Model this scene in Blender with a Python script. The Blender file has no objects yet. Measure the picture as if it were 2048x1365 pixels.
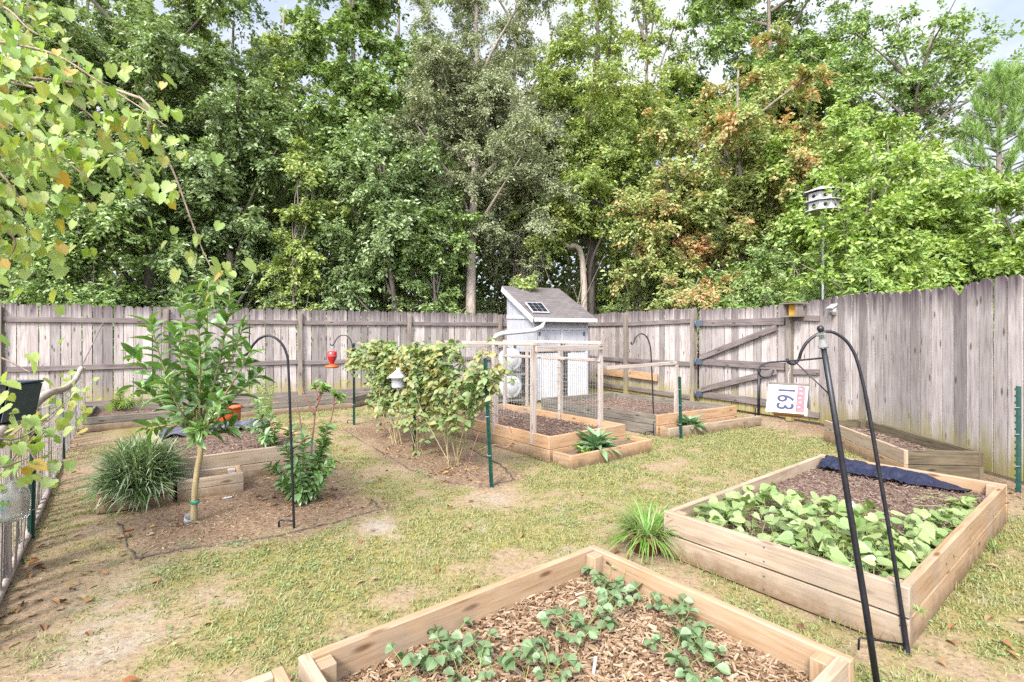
import bpy, math, random
import numpy as np
from mathutils import Vector, Matrix

random.seed(7)
RNG = np.random.default_rng(7)
R = math.radians
SC = bpy.context.scene
COL = SC.collection

# ------------------------------------------------------------------ camera geometry
H, HY, F, CX = 1.38, 670.0, 1012.0, 1024.0
def G(px, py, z=0.0):
    d = F * (H - z) / (py - HY)
    return Vector(((px - CX) / F * d, d, z))
def P(px, py, d):
    return Vector(((px - CX) / F * d, d, H + (HY - py) * d / F))
def V(*a): return Vector(a)

# ------------------------------------------------------------------ noise helper (numpy)
def vnoise(x, y, scale, seed):
    x = np.asarray(x) * scale; y = np.asarray(y) * scale
    xi = np.floor(x).astype(np.int64); yi = np.floor(y).astype(np.int64)
    xf = x - xi; yf = y - yi
    def h(a, b):
        n = (a * 374761393 + b * 668265263 + seed * 1442695041) & 0xFFFFFFFF
        n = ((n ^ (n >> 13)) * 1274126177) & 0xFFFFFFFF
        return ((n ^ (n >> 16)) & 0xFFFF) / 65535.0
    u = xf * xf * (3 - 2 * xf); v = yf * yf * (3 - 2 * yf)
    return (h(xi, yi) * (1 - u) + h(xi + 1, yi) * u) * (1 - v) + (h(xi, yi + 1) * (1 - u) + h(xi + 1, yi + 1) * u) * v
def fbm(x, y, scale, seed, octv=4):
    s = 0; a = 1; t = 0
    for k in range(octv):
        s = s + a * vnoise(x, y, scale * 2 ** k, seed + 17 * k); t += a; a *= .55
    return s / t

# ------------------------------------------------------------------ object helpers
def tag(o, label=None, cat=None, group=None, kind=None):
    if label: o['label'] = label
    if cat: o['category'] = cat
    if group: o['group'] = group
    if kind: o['kind'] = kind
    return o
def thing(name, label, cat, loc=(0, 0, 0), group=None):
    o = bpy.data.objects.new(name, None); COL.objects.link(o)
    o.location = loc; o.empty_display_size = .05
    return tag(o, label, cat, group)
def link(name, me, mat, parent=None):
    o = bpy.data.objects.new(name, me); COL.objects.link(o)
    if mat is not None and not me.materials: me.materials.append(mat)
    if parent is not None:
        o.parent = parent
        base = Vector((0, 0, 0)); q = parent
        while q is not None:
            if q.type == 'EMPTY': base = Vector(q.location); break
            q = q.parent
        if parent.type == 'EMPTY':
            o.matrix_parent_inverse = Matrix.Translation(-base)
    return o

class MB:
    """collects shapes into one mesh (world coordinates)"""
    def __init__(s): s.v = []; s.f = []; s.uv = []; s.sm = []; s.mi = []
    def add(s, vs, fs, uvs=None, smooth=False, mi=0):
        b = len(s.v); s.v += [tuple(x) for x in vs]
        for i, f in enumerate(fs):
            s.f.append([b + k for k in f])
            s.uv.append(uvs[i] if uvs else [(0, 0)] * len(f)); s.sm.append(smooth); s.mi.append(mi)
        return s
    def plank(s, p0, p1, wdir, w, t, mi=0, twist=0):
        p0 = Vector(p0); p1 = Vector(p1); a = p1 - p0; L = a.length; a = a / L
        wd = Vector(wdir); wd = (wd - a * wd.dot(a)).normalized(); td = a.cross(wd)
        ou, ov = random.random() * 40, random.random() * 40
        vs = []; q = []
        for (e, i, j) in [(e, i, j) for e in (0, 1) for i in (-1, 1) for j in (-1, 1)]:
            vs.append((p0 if e == 0 else p1) + wd * (i * w / 2) + td * (j * t / 2)); q.append((e * L, i * w / 2, j * t / 2))
        fs = [(0, 1, 3, 2), (4, 6, 7, 5), (0, 4, 5, 1), (2, 3, 7, 6), (0, 2, 6, 4), (1, 5, 7, 3)]
        kinds = ['e', 'e', 't', 't', 'w', 'w']
        uvs = []
        for f, k in zip(fs, kinds):
            if k == 'w': uvs.append([(q[i][0] + ou, q[i][1] + ov) for i in f])
            elif k == 't': uvs.append([(q[i][0] + ou, q[i][2] + ov + w) for i in f])
            else: uvs.append([(q[i][1] * .15 + ou, q[i][2] * 1.0 + ov + 3) for i in f])
        return s.add(vs, fs, uvs, False, mi)
    def box(s, c, sx, sy, sz, rz=0, mi=0):
        ca, sa = math.cos(rz), math.sin(rz); c = Vector(c)
        ax = Vector((ca, sa, 0))
        return s.plank(c - ax * sx / 2, c + ax * sx / 2, (0, 0, 1), sz, sy, mi)
    def tube(s, path, rad, n=8, mi=0, cap=True, smooth=True):
        pts = [Vector(p) for p in path]; m = len(pts)
        if not hasattr(rad, '__len__'): rad = [rad] * m
        t0 = (pts[1] - pts[0]).normalized()
        nrm = t0.orthogonal().normalized(); vs = []; L = 0; Ls = []
        for i, p in enumerate(pts):
            t = (pts[min(i + 1, m - 1)] - pts[max(i - 1, 0)]).normalized()
            nrm = (nrm - t * nrm.dot(t)); nrm = nrm.normalized() if nrm.length > 1e-6 else t.orthogonal().normalized()
            b = t.cross(nrm)
            if i: L += (p - pts[i - 1]).length
            Ls.append(L)
            for k in range(n):
                an = 2 * math.pi * k / n
                vs.append(p + (nrm * math.cos(an) + b * math.sin(an)) * rad[i])
        fs = []; uvs = []
        for i in range(m - 1):
            for k in range(n):
                k2 = (k + 1) % n
                fs.append((i * n + k, i * n + k2, (i + 1) * n + k2, (i + 1) * n + k))
                uvs.append([(Ls[i], k / n * .3), (Ls[i], (k + 1) / n * .3), (Ls[i + 1], (k + 1) / n * .3), (Ls[i + 1], k / n * .3)])
        s.add(vs, fs, uvs, smooth, mi)
        if cap:
            b = len(s.v) - len(vs)
            for ring in (list(range(n))[::-1], [(m - 1) * n + k for k in range(n)]):
                s.f.append([b + k for k in ring]); s.uv.append([(0, 0)] * n); s.sm.append(False); s.mi.append(mi)
        return s
    def lathe(s, c, prof, n=20, axis=(0, 0, 1), mi=0, smooth=True):
        c = Vector(c); ax = Vector(axis).normalized(); x = ax.orthogonal().normalized(); y = ax.cross(x)
        vs = []
        for (r, z) in prof:
            for k in range(n):
                an = 2 * math.pi * k / n
                vs.append(c + ax * z + (x * math.cos(an) + y * math.sin(an)) * max(r, 1e-4))
        fs = []; m = len(prof)
        for i in range(m - 1):
            for k in range(n):
                k2 = (k + 1) % n
                fs.append((i * n + k, i * n + k2, (i + 1) * n + k2, (i + 1) * n + k))
        return s.add(vs, fs, [[(0, 0), (.1, 0), (.1, .1), (0, .1)]] * len(fs), smooth, mi)
    def build(s, name, mats, parent=None, bevel=0):
        me = bpy.data.meshes.new(name); me.from_pydata(s.v, [], s.f)
        uvl = me.uv_layers.new(name='UVMap')
        uvl.data.foreach_set('uv', np.array([c for f in s.uv for c in f], dtype=np.float32).ravel())
        me.polygons.foreach_set('use_smooth', s.sm)
        if not isinstance(mats, (list, tuple)): mats = [mats]
        for m in mats: me.materials.append(m)
        me.polygons.foreach_set('material_index', s.mi)
        me.update()
        o = link(name, me, None, parent)
        if bevel:
            md = o.modifiers.new('bevel', 'BEVEL'); md.width = bevel; md.segments = 1; md.limit_method = 'ANGLE'; md.angle_limit = R(40)
        return o

def mesh_np(name, Vv, Ff, mat, parent=None, smooth=False, attrs=None, uv=None):
    me = bpy.data.meshes.new(name)
    n = len(Vv); m, k = Ff.shape
    me.vertices.add(n); me.vertices.foreach_set('co', np.ascontiguousarray(Vv, dtype=np.float32).ravel())
    me.loops.add(m * k); me.loops.foreach_set('vertex_index', np.ascontiguousarray(Ff, dtype=np.int32).ravel())
    me.polygons.add(m)
    me.polygons.foreach_set('loop_start', np.arange(0, m * k, k, dtype=np.int32))
    try: me.polygons.foreach_set('loop_total', np.full(m, k, dtype=np.int32))
    except Exception: pass
    me.polygons.foreach_set('use_smooth', np.full(m, smooth, dtype=bool))
    if attrs:
        for an, av in attrs.items():
            a = me.attributes.new(an, 'FLOAT', 'POINT'); a.data.foreach_set('value', np.ascontiguousarray(av, dtype=np.float32))
    if uv is not None:
        l = me.uv_layers.new(name='UVMap'); l.data.foreach_set('uv', np.ascontiguousarray(uv[Ff.ravel()], dtype=np.float32).ravel())
    me.update(calc_edges=True); me.validate()
    return link(name, me, mat, parent)

def norm(a): return a / np.maximum(np.linalg.norm(a, axis=-1, keepdims=True), 1e-9)

# leaf templates: (u along 0..1, v across, w lift), triangle / quad faces
def tmpl_diamond():
    return np.array([(0, 0, 0), (.42, .5, .10), (1, 0, -.04), (.42, -.5, .10)]), np.array([(0, 1, 2, 3)])
def tmpl_lance(droop=.25, fold=.22):
    us = [0, .22, .5, .78, 1]; ws = [.0, .36, .5, .32, 0]
    v = [(0, 0, 0)]; f = []
    for u, w in list(zip(us, ws))[1:4]:
        z = -droop * u * u
        v += [(u, -w, z + fold * w), (u, 0, z), (u, w, z + fold * w)]
    v.append((1, 0, -droop)); e = len(v) - 1
    f += [(0, 2, 1), (0, 3, 2)]
    for i in (0, 1):
        a = 1 + 3 * i; b = a + 3
        f += [(a, a + 1, b), (a + 1, b + 1, b), (a + 1, a + 2, b + 1), (a + 2, b + 2, b + 1)]
    f += [(7, 8, e), (8, 9, e)]
    return np.array(v), np.array(f)
def tmpl_outline(pts, lift=.12, c=(.35, 0)):
    v = [(c[0], c[1], -.02)]
    for (u, w) in pts: v.append((u, w, lift * abs(w) * 1.2 - .10 * u * u))
    n = len(pts)
    f = [(0, 1 + i, 1 + (i + 1) % n) for i in range(n)]
    return np.array(v), np.array(f)
HEART = [(0, 0), (-.10, .14), (-.13, .30), (-.03, .46), (.16, .53), (.40, .46), (.68, .26), (1, 0), (.68, -.26), (.40, -.46), (.16, -.53), (-.03, -.46), (-.13, -.30), (-.10, -.14)]
def tmpl_heart(): return tmpl_outline(HEART, .22)
def tmpl_straw():
    pts = [(0, 0)]
    a = [(.16, .26), (.3, .36), (.36, .47), (.5, .44), (.58, .5), (.7, .42), (.79, .42), (.87, .3), (.96, .22), (.97, .1), (1.02, 0)]
    pts += a + [(u, -w) for (u, w) in a[::-1][1:]]
    return tmpl_outline(pts, .55, (.5, 0))
def tmpl_grape():
    pts = [(0, 0), (-.14, .10), (-.20, .22), (-.12, .30), (-.10, .42), (.02, .44), (.08, .54), (.18, .48), (.27, .50), (.34, .42), (.43, .45), (.55, .46), (.58, .37), (.68, .35), (.72, .25), (.83, .20), (.88, .10), (1, 0)]
    pts = pts + [(u, -w) for (u, w) in pts[::-1][1:-1]]
    return tmpl_outline(pts, .20, (.28, 0))
def tmpl_blade():
    return np.array([(0, -.5, 0), (0, .5, 0), (.4, -.42, .12), (.4, .42, .12), (.75, -.28, .06), (.75, .28, .06), (1, 0, -.18)]), \
        np.array([(0, 2, 1), (1, 2, 3), (2, 4, 3), (3, 4, 5), (4, 6, 5)])
def tmpl_chip():
    v = np.array([(x, y, z) for x in (0, 1) for y in (-.5, .5) for z in (0, .35)]); v[4:, 1] *= .6
    return v, np.array([(1, 3, 7, 5), (0, 4, 6, 2), (0, 1, 5, 4), (2, 6, 7, 3), (0, 2, 3, 1), (4, 5, 7, 6)])
def tmpl_tri():
    return np.array([(0, -.5, 0), (0, .5, 0), (1, 0, .1)]), np.array([(0, 1, 2)])

def scatter(pos, T, N, L, W, tm, Lz=None):
    """instances of a leaf template -> (verts, faces, uv)"""
    tv, tf = tm; n = len(pos); k = len(tv)
    T = norm(T); S = norm(np.cross(N, T)); N2 = np.cross(T, S)
    L = np.broadcast_to(L, (n,)); W = np.broadcast_to(W, (n,)); Lz = L if Lz is None else np.broadcast_to(Lz, (n,))
    vv = pos[:, None, :] + T[:, None, :] * (tv[None, :, 0:1] * L[:, None, None]) + S[:, None, :] * (tv[None, :, 1:2] * W[:, None, None]) + N2[:, None, :] * (tv[None, :, 2:3] * Lz[:, None, None])
    ff = tf[None] + (np.arange(n) * k)[:, None, None]
    uv = np.tile(tv[:, :2], (n, 1))
    return vv.reshape(-1, 3), ff.reshape(-1, tf.shape[1]), uv
def merge(parts):
    vs = []; fs = []; us = []; b = 0
    for (v, f, u) in parts:
        vs.append(v); fs.append(f + b); us.append(u); b += len(v)
    return np.concatenate(vs), np.concatenate(fs), np.concatenate(us)
def rdir(n):
    return norm(RNG.normal(size=(n, 3)))

# ------------------------------------------------------------------ materials
def srgb(r, g, b):
    f = lambda c: (c / 255 / 12.92) if c / 255 <= .04045 else ((c / 255 + .055) / 1.055) ** 2.4
    return (f(r), f(g), f(b), 1)
class NT:
    def __init__(s, name):
        s.m = bpy.data.materials.new(name); s.m.use_nodes = True; s.t = s.m.node_tree; s.t.nodes.clear()
        s.out = s.t.nodes.new('ShaderNodeOutputMaterial')
    def n(s, typ, **kw):
        o = s.t.nodes.new('ShaderNode' + typ)
        for k, v in kw.items(): setattr(o, k, v)
        return o
    def l(s, a, b): s.t.links.new(a, b); return s
    def ramp(s, fac, stops, interp='LINEAR', k=1):
        r = s.n('ValToRGB'); e = r.color_ramp.elements; r.color_ramp.interpolation = interp
        while len(e) < len(stops): e.new(.5)
        for i, (p, c) in enumerate(stops): e[i].position = p; e[i].color = tuple(x * k for x in c[:3]) + (1,)
        s.l(fac, r.inputs['Fac']); return r.outputs['Color']
    def noise(s, vec, scale, detail=4, rough=.55, dist=0):
        o = s.n('TexNoise'); o.inputs['Scale'].default_value = scale; o.inputs['Detail'].default_value = detail
        o.inputs['Roughness'].default_value = rough; o.inputs['Distortion'].default_value = dist
        if vec is not None: s.l(vec, o.inputs['Vector'])
        return o.outputs['Fac']
    def mapping(s, vec, scale=(1, 1, 1), rot=(0, 0, 0), loc=(0, 0, 0)):
        o = s.n('Mapping'); o.inputs['Scale'].default_value = scale; o.inputs['Rotation'].default_value = rot; o.inputs['Location'].default_value = loc
        s.l(vec, o.inputs['Vector']); return o.outputs['Vector']
    def mix(s, fac, a, b, typ='MIX'):
        o = s.n('MixRGB'); o.blend_type = typ
        for inp, v in ((o.inputs['Fac'], fac), (o.inputs['Color1'], a), (o.inputs['Color2'], b)):
            if hasattr(v, 'links') or hasattr(v, 'is_linked'): s.l(v, inp)
            else: inp.default_value = v
        return o.outputs['Color']
    def math(s, op, a, b=0.0, clamp=False):
        o = s.n('Math'); o.operation = op; o.use_clamp = clamp
        for i, v in enumerate((a, b)):
            if hasattr(v, 'is_linked'): s.l(v, o.inputs[i])
            else: o.inputs[i].default_value = v
        return o.outputs[0]
    def finish(s, color, rough=.7, bump=None, bstr=.3, bdist=.01, metal=0, spec=.3, trans=0, tcol=None):
        p = s.n('BsdfPrincipled')
        if hasattr(color, 'is_linked'): s.l(color, p.inputs['Base Color'])
        else: p.inputs['Base Color'].default_value = color
        if hasattr(rough, 'is_linked'): s.l(rough, p.inputs['Roughness'])
        else: p.inputs['Roughness'].default_value = rough
        p.inputs['Metallic'].default_value = metal
        p.inputs['Specular IOR Level'].default_value = spec
        if bump is not None:
            b = s.n('Bump'); b.inputs['Strength'].default_value = bstr; b.inputs['Distance'].default_value = bdist
            s.l(bump, b.inputs['Height']); s.l(b.outputs['Normal'], p.inputs['Normal'])
        sh = p.outputs['BSDF']
        if trans:
            tr = s.n('BsdfTranslucent')
            c = tcol if tcol is not None else color
            if hasattr(c, 'is_linked'): s.l(c, tr.inputs['Color'])
            else: tr.inputs['Color'].default_value = c
            mx = s.n('MixShader'); mx.inputs['Fac'].default_value = trans
            s.l(sh, mx.inputs[1]); s.l(tr.outputs[0], mx.inputs[2]); sh = mx.outputs[0]
        s.l(sh, s.out.inputs['Surface'])
        return s.m

def m_leaf(name, cols, trans=.3, rough=.5, patch=None, spec=.35, pscale=.6, vein=0, vk=38):
    """cols: list of linear colours picked per leaf; patch: (colour, amount) appearing in clusters"""
    t = NT(name); g = t.n('NewGeometry'); rnd = g.outputs['Random Per Island']
    k = len(cols)
    c = t.ramp(rnd, [((i + .5) / k, col) for i, col in enumerate(cols)])
    if patch:
        col2, amt = patch
        nz = t.noise(g.outputs['Position'], pscale, 2)
        w = t.n('TexWhiteNoise', noise_dimensions='1D'); t.l(rnd, w.inputs['W'])
        s = t.math('ADD', t.math('MULTIPLY', nz, 2.2), t.math('MULTIPLY', w.outputs['Value'], .5))
        th = 1.75 - amt
        fac = t.math('MULTIPLY', t.math('SUBTRACT', s, th), 5, True)
        c = t.mix(fac, c, col2)
    if vein:
        sp = t.n('SeparateXYZ'); t.l(t.n('UVMap').outputs['UV'], sp.inputs[0])
        av = t.math('ABSOLUTE', sp.outputs['Y'])
        mid = t.math('SUBTRACT', 1, t.math('MULTIPLY', av, 26), True)
        sw = t.math('SINE', t.math('MULTIPLY', t.math('SUBTRACT', sp.outputs['X'], t.math('MULTIPLY', av, .9)), vk))
        side = t.math('MULTIPLY', t.math('SUBTRACT', sw, .80, True), 4, True)
        bl = t.noise(g.outputs['Position'], 60, 2)
        c = t.mix(t.math('MULTIPLY', bl, .35), c, t.mix(.5, c, (.03, .07, .01, 1)))
        c = t.mix(t.math('MULTIPLY', t.math('MAXIMUM', mid, t.math('MULTIPLY', side, .55)), vein), c, (.46, .55, .26, 1))
    # paler underside
    c2 = t.mix(.35, c, (.25, .30, .16, 1))
    cc = t.mix(g.outputs['Backfacing'], c, c2)
    return t.finish(cc, rough, spec=spec, trans=trans, tcol=t.mix(.5, c, (.30, .42, .06, 1)))

AK = .51
def kk(c): return tuple(x * AK for x in c[:3]) + (1,)
def m_wood(name, base, dark, light, grain=1.0, knots=True, rough=.75, stain=None, moss=0, hue=.12, bump=.35, splash=0):
    base, dark, light = kk(base), kk(dark), kk(light)
    t = NT(name); uv = t.n('UVMap').outputs['UV']; g = t.n('NewGeometry')
    rnd = g.outputs['Random Per Island']
    v1 = t.mapping(uv, (1.6, 26 * grain, 1))
    n1 = t.noise(v1, 1.6, 6, .62, .8)
    n2 = t.noise(t.mapping(uv, (3.5, 120 * grain, 1)), 1.4, 3, .6)
    n3 = t.noise(t.mapping(uv, (2.0, 5, 1)), 1.3, 3)
    c = t.ramp(n1, [(.30, dark), (.48, base), (.72, light)])
    c = t.mix(t.math('MULTIPLY', n2, .45), c, dark)
    c = t.mix(t.ramp(n3, [(.45, (0, 0, 0, 1)), (.75, (1, 1, 1, 1))]), c, t.mix(.55, c, light))
    if knots:
        vo = t.n('TexVoronoi', voronoi_dimensions='2D'); vo.inputs['Scale'].default_value = 1.0
        t.l(t.mapping(uv, (2.2, 7.5, 1)), vo.inputs['Vector'])
        kf = t.ramp(vo.outputs['Distance'], [(.045, (1, 1, 1, 1)), (.12, (0, 0, 0, 1))])
        sx = t.n('SeparateXYZ'); t.l(vo.outputs['Color'], sx.inputs[0]); kf = t.math('MULTIPLY', kf, t.math('GREATER_THAN', sx.outputs['X'], .55))
        c = t.mix(t.math('MULTIPLY', kf, .85), c, (dark[0] * .45, dark[1] * .38, dark[2] * .34, 1))
    val = t.math('ADD', t.math('MULTIPLY', rnd, hue * 2.5), 1 - hue * 1.25)
    hs = t.n('HueSaturation'); hs.inputs['Saturation'].default_value = 1
    t.l(val, hs.inputs['Value']); t.l(c, hs.inputs['Color']); c = hs.outputs['Color']
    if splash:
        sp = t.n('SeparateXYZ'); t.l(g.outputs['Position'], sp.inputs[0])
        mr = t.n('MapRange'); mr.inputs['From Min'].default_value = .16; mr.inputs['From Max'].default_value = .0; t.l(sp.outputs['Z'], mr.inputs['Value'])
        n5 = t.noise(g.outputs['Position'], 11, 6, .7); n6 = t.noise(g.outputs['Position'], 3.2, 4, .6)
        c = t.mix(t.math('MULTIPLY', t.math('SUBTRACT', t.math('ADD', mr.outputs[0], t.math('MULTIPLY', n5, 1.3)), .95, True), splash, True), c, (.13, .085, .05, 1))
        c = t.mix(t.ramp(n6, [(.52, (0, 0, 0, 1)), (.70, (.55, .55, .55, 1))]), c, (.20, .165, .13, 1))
    if stain or moss:
        sep = t.n('SeparateXYZ'); t.l(g.outputs['Position'], sep.inputs[0]); z = sep.outputs['Z']
        streak = t.noise(t.mapping(g.outputs['Position'], (7, 7, .55)), 3.0, 4, .6)
        if stain:
            lo, hi, col, amt = stain
            up = t.n('MapRange'); up.inputs['From Min'].default_value = lo; up.inputs['From Max'].default_value = hi
            t.l(z, up.inputs['Value'])
            f = t.math('MULTIPLY', t.math('SUBTRACT', t.math('ADD', up.outputs[0], t.math('MULTIPLY', streak, 1.5)), 1.02), amt, True)
            c = t.mix(f, c, col)
        if moss:
            dn = t.n('MapRange'); dn.inputs['From Min'].default_value = .75; dn.inputs['From Max'].default_value = .0
            t.l(z, dn.inputs['Value'])
            f = t.math('MULTIPLY', t.math('SUBTRACT', t.math('ADD', dn.outputs[0], t.math('MULTIPLY', streak, 1.2)), .95), moss, True)
            c = t.mix(f, c, (.20, .17, .055, 1))
    return t.finish(c, rough, n1, bump, .004, spec=.2)

def m_plain(name, col, rough=.5, metal=0, spec=.4, var=.12, scale=9, bump=.1, dirt=None):
    col = kk(col); dirt = kk(dirt) if dirt else None
    t = NT(name); tc = t.n('TexCoord').outputs['Object']
    nz = t.noise(tc, scale, 5)
    c = t.mix(t.ramp(nz, [(.35, (0, 0, 0, 1)), (.7, (1, 1, 1, 1))]), tuple(x * (1 - var) for x in col[:3]) + (1,), tuple(min(1, x * (1 + var)) for x in col[:3]) + (1,))
    if dirt:
        n2 = t.noise(t.mapping(tc, (3, 3, 1)), 3, 6)
        c = t.mix(t.ramp(n2, [(.5, (0, 0, 0, 1)), (.75, (.6, .6, .6, 1))]), c, dirt)
    return t.finish(c, t.math('ADD', t.math('MULTIPLY', nz, .25), rough - .12), nz, bump, .004, metal, spec)

M = {}
def new_mats():
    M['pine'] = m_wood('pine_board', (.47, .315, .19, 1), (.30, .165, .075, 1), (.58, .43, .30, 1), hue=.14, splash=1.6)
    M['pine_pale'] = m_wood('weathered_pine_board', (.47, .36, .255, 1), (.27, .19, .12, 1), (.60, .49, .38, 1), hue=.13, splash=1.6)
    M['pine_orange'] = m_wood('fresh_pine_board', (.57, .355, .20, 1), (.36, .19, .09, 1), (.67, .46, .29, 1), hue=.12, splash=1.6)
    M['grey_board'] = m_wood('grey_weathered_board', (.22, .19, .155, 1), (.10, .08, .06, 1), (.34, .30, .25, 1), hue=.15)
    M['dark_board'] = m_wood('dark_mossy_board', (.15, .115, .075, 1), (.06, .045, .03, 1), (.25, .21, .13, 1), hue=.15)
    M['fence'] = m_wood('fence_board', (.47, .405, .38, 1), (.22, .18, .17, 1), (.64, .58, .555, 1), grain=1.2, hue=.34,
                        stain=(1.40, 2.02, (.06, .045, .05, 1), 1.5), moss=1.7, rough=.85)
    M['rail'] = m_wood('fence_rail', (.22, .175, .165, 1), (.09, .07, .07, 1), (.34, .29, .27, 1), grain=1.2, hue=.12, rough=.85)
    M['post'] = m_wood('fence_post', (.27, .225, .19, 1), (.13, .10, .085, 1), (.38, .33, .28, 1), grain=1.0, hue=.12, moss=1.4, rough=.85)
    M['whitewood'] = m_wood('pale_painted_wood', (.50, .42, .365, 1), (.31, .23, .19, 1), (.64, .57, .52, 1), hue=.14)
    M['branchwood'] = m_wood('pale_bent_rail', (.56, .47, .40, 1), (.36, .28, .22, 1), (.68, .60, .53, 1), hue=.08)
    M['black'] = m_plain('black_steel', (.018, .018, .026, 1), .42, .3, .5, .3, 30, .15)
    M['tgreen'] = m_plain('green_steel', (.012, .085, .062, 1), .45, .1, .5, .2, 30, .1, (.05, .09, .06, 1))
    M['white'] = m_plain('white_plastic', (.62, .62, .64, 1), .45, 0, .4, .05, 6, .05, (.52, .51, .47, 1))
    M['shed'] = m_plain('shed_paint', (.52, .52, .565, 1), .6, 0, .3, .06, 4, .05, (.31, .31, .35, 1))
    M['trim'] = m_plain('white_trim', (.66, .66, .68, 1), .5, 0, .3, .06, 6, .05, (.5, .49, .45, 1))
    M['steel'] = m_plain('dull_steel', (.12, .15, .20, 1), .45, .6, .5, .15, 20, .1)
    M['wire'] = m_plain('galvanised_wire', (.62, .62, .62, 1), .5, .2, .4, .1, 20, .05)
    M['terracotta'] = m_plain('terracotta', (.33, .145, .09, 1), .95, 0, .1, .35, 14, .4, (.26, .24, .15, 1))
    M['yellow'] = m_plain('ochre_paint', (.55, .30, .03, 1), .6, 0, .3, .15, 12)
    M['orange'] = m_plain('orange_plastic', (.75, .14, .035, 1), .45, 0, .4, .12, 5)
    M['red'] = m_plain('red_glass', (.62, .012, .025, 1), .2, 0, .6, .1, 8)
    M['redink'] = m_plain('red_print', (.80, .16, .18, 1), .5, 0, .3, .25, 60)
    M['ink'] = m_plain('blue_black_print', (.035, .035, .10, 1), .5, 0, .3, .1, 20)
    M['greenink'] = m_plain('green_print', (.03, .32, .20, 1), .5, 0, .3, .2, 20)
    M['fabric'] = m_plain('navy_landscape_fabric', (.018, .022, .058, 1), .6, 0, .3, .4, 60, .5)
    M['purple'] = m_plain('purple_grey_sheet', (.13, .12, .18, 1), .55, 0, .3, .4, 10, .3)
    M['hose'] = m_plain('black_hose', (.13, .10, .085, 1), .7, 0, .3, .4, 20)
    M['panel'] = m_plain('solar_glass', (.02, .02, .04, 1), .15, 0, .6, .1, 4)
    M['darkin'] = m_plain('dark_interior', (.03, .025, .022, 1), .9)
    M['cord'] = m_plain('rope', (.25, .2, .17, 1), .9)
    t = NT('clear_plastic'); p = t.n('BsdfPrincipled'); p.inputs['Base Color'].default_value = (.80, .84, .84, 1); p.inputs['Roughness'].default_value = .25
    p.inputs['Transmission Weight'].default_value = .9; p.inputs['IOR'].default_value = 1.12
    t.l(p.outputs[0], t.out.inputs['Surface']); M['clear'] = t.m
    # roof
    t = NT('roof_shingle'); uv = t.n('UVMap').outputs['UV']
    b = t.n('TexBrick'); b.inputs['Scale'].default_value = 1; b.inputs['Brick Width'].default_value = .22; b.inputs['Row Height'].default_value = .11
    b.inputs['Mortar Size'].default_value = .006; b.inputs['Color1'].default_value = (.105, .09, .09, 1); b.inputs['Color2'].default_value = (.065, .056, .056, 1); b.inputs['Mortar'].default_value = (.025, .024, .024, 1)
    t.l(uv, b.inputs['Vector'])
    nz = t.noise(uv, 14, 5); c = t.mix(t.math('MULTIPLY', nz, .5), b.outputs['Color'], (.125, .105, .10, 1))
    M['roof'] = t.finish(c, .9, b.outputs['Fac'], -.4, .01)
    # bark
    for nm, c0, c1 in (('bark', (.10, .085, .07, 1), (.26, .22, .18, 1)), ('bark_pale', (.20, .16, .13, 1), (.46, .39, .33, 1)), ('bark_dark', (.04, .032, .026, 1), (.13, .11, .09, 1)), ('stem', (.20, .15, .08, 1), (.36, .29, .15, 1)), ('stem_green', (.12, .15, .04, 1), (.28, .32, .10, 1)), ('stem_red', (.16, .07, .06, 1), (.32, .18, .14, 1)), ('twig', (.22, .15, .12, 1), (.42, .32, .26, 1))):
        t = NT(nm); pz = t.n('NewGeometry').outputs['Position']
        n1 = t.noise(t.mapping(pz, (9, 9, 2.2)), 3, 6, .65)
        M[nm] = t.finish(t.ramp(n1, [(.3, c0), (.68, c1)], k=.8), .9, n1, .6, .02)
    # soil
    for nm, c0, c1, c2 in (('soil', (.10, .065, .048, 1), (.215, .15, .118, 1), (.34, .25, .205, 1)), ('soil_dark', (.06, .038, .03, 1), (.14, .09, .07, 1), (.24, .17, .135, 1)), ('mulch_bed', (.14, .075, .04, 1), (.30, .19, .11, 1), (.47, .33, .21, 1))):
        t = NT(nm); pz = t.n('NewGeometry').outputs['Position']
        n1 = t.noise(pz, 38, 6, .7); n2 = t.noise(pz, 5, 3)
        c = t.ramp(n1, [(.30, c0), (.5, c1), (.72, c2)], k=.62)
        c = t.mix(t.math('MULTIPLY', n2, .35), c, c0)
        M[nm] = t.finish(c, .95, n1, .8, .02, spec=.1)
    # chips
    for nm, cols in (('chips', [(.16, .085, .045, 1), (.42, .27, .15, 1), (.66, .48, .34, 1), (.30, .17, .09, 1), (.56, .40, .26, 1), (.70, .54, .38, 1), (.36, .22, .13, 1)]),
                     ('chips_pink', [(.13, .08, .06, 1), (.30, .20, .155, 1), (.42, .30, .24, 1), (.20, .125, .095, 1), (.50, .38, .31, 1)]),
                     ('litter', [(.36, .15, .06, 1), (.30, .16, .08, 1), (.44, .24, .10, 1), (.24, .13, .08, 1), (.50, .37, .22, 1), (.40, .24, .13, 1), (.54, .38, .12, 1), (.44, .32, .19, 1)])):
        t = NT(nm); g = t.n('NewGeometry'); k = len(cols)
        c = t.ramp(g.outputs['Random Per Island'], [((i + .5) / k, col) for i, col in enumerate(cols)], k=.46)
        M[nm] = t.finish(c, .85, spec=.15)
    # ground
    t = NT('ground'); g = t.n('NewGeometry'); pz = g.outputs['Position']
    at = t.n('Attribute', attribute_name='grass').outputs['Fac']; am = t.n('Attribute', attribute_name='mulch').outputs['Fac']; asd = t.n('Attribute', attribute_name='sand').outputs['Fac']
    n1 = t.noise(pz, 34, 6, .68); n2 = t.noise(pz, 4.5, 4); n3 = t.noise(pz, 120, 3)
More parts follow.
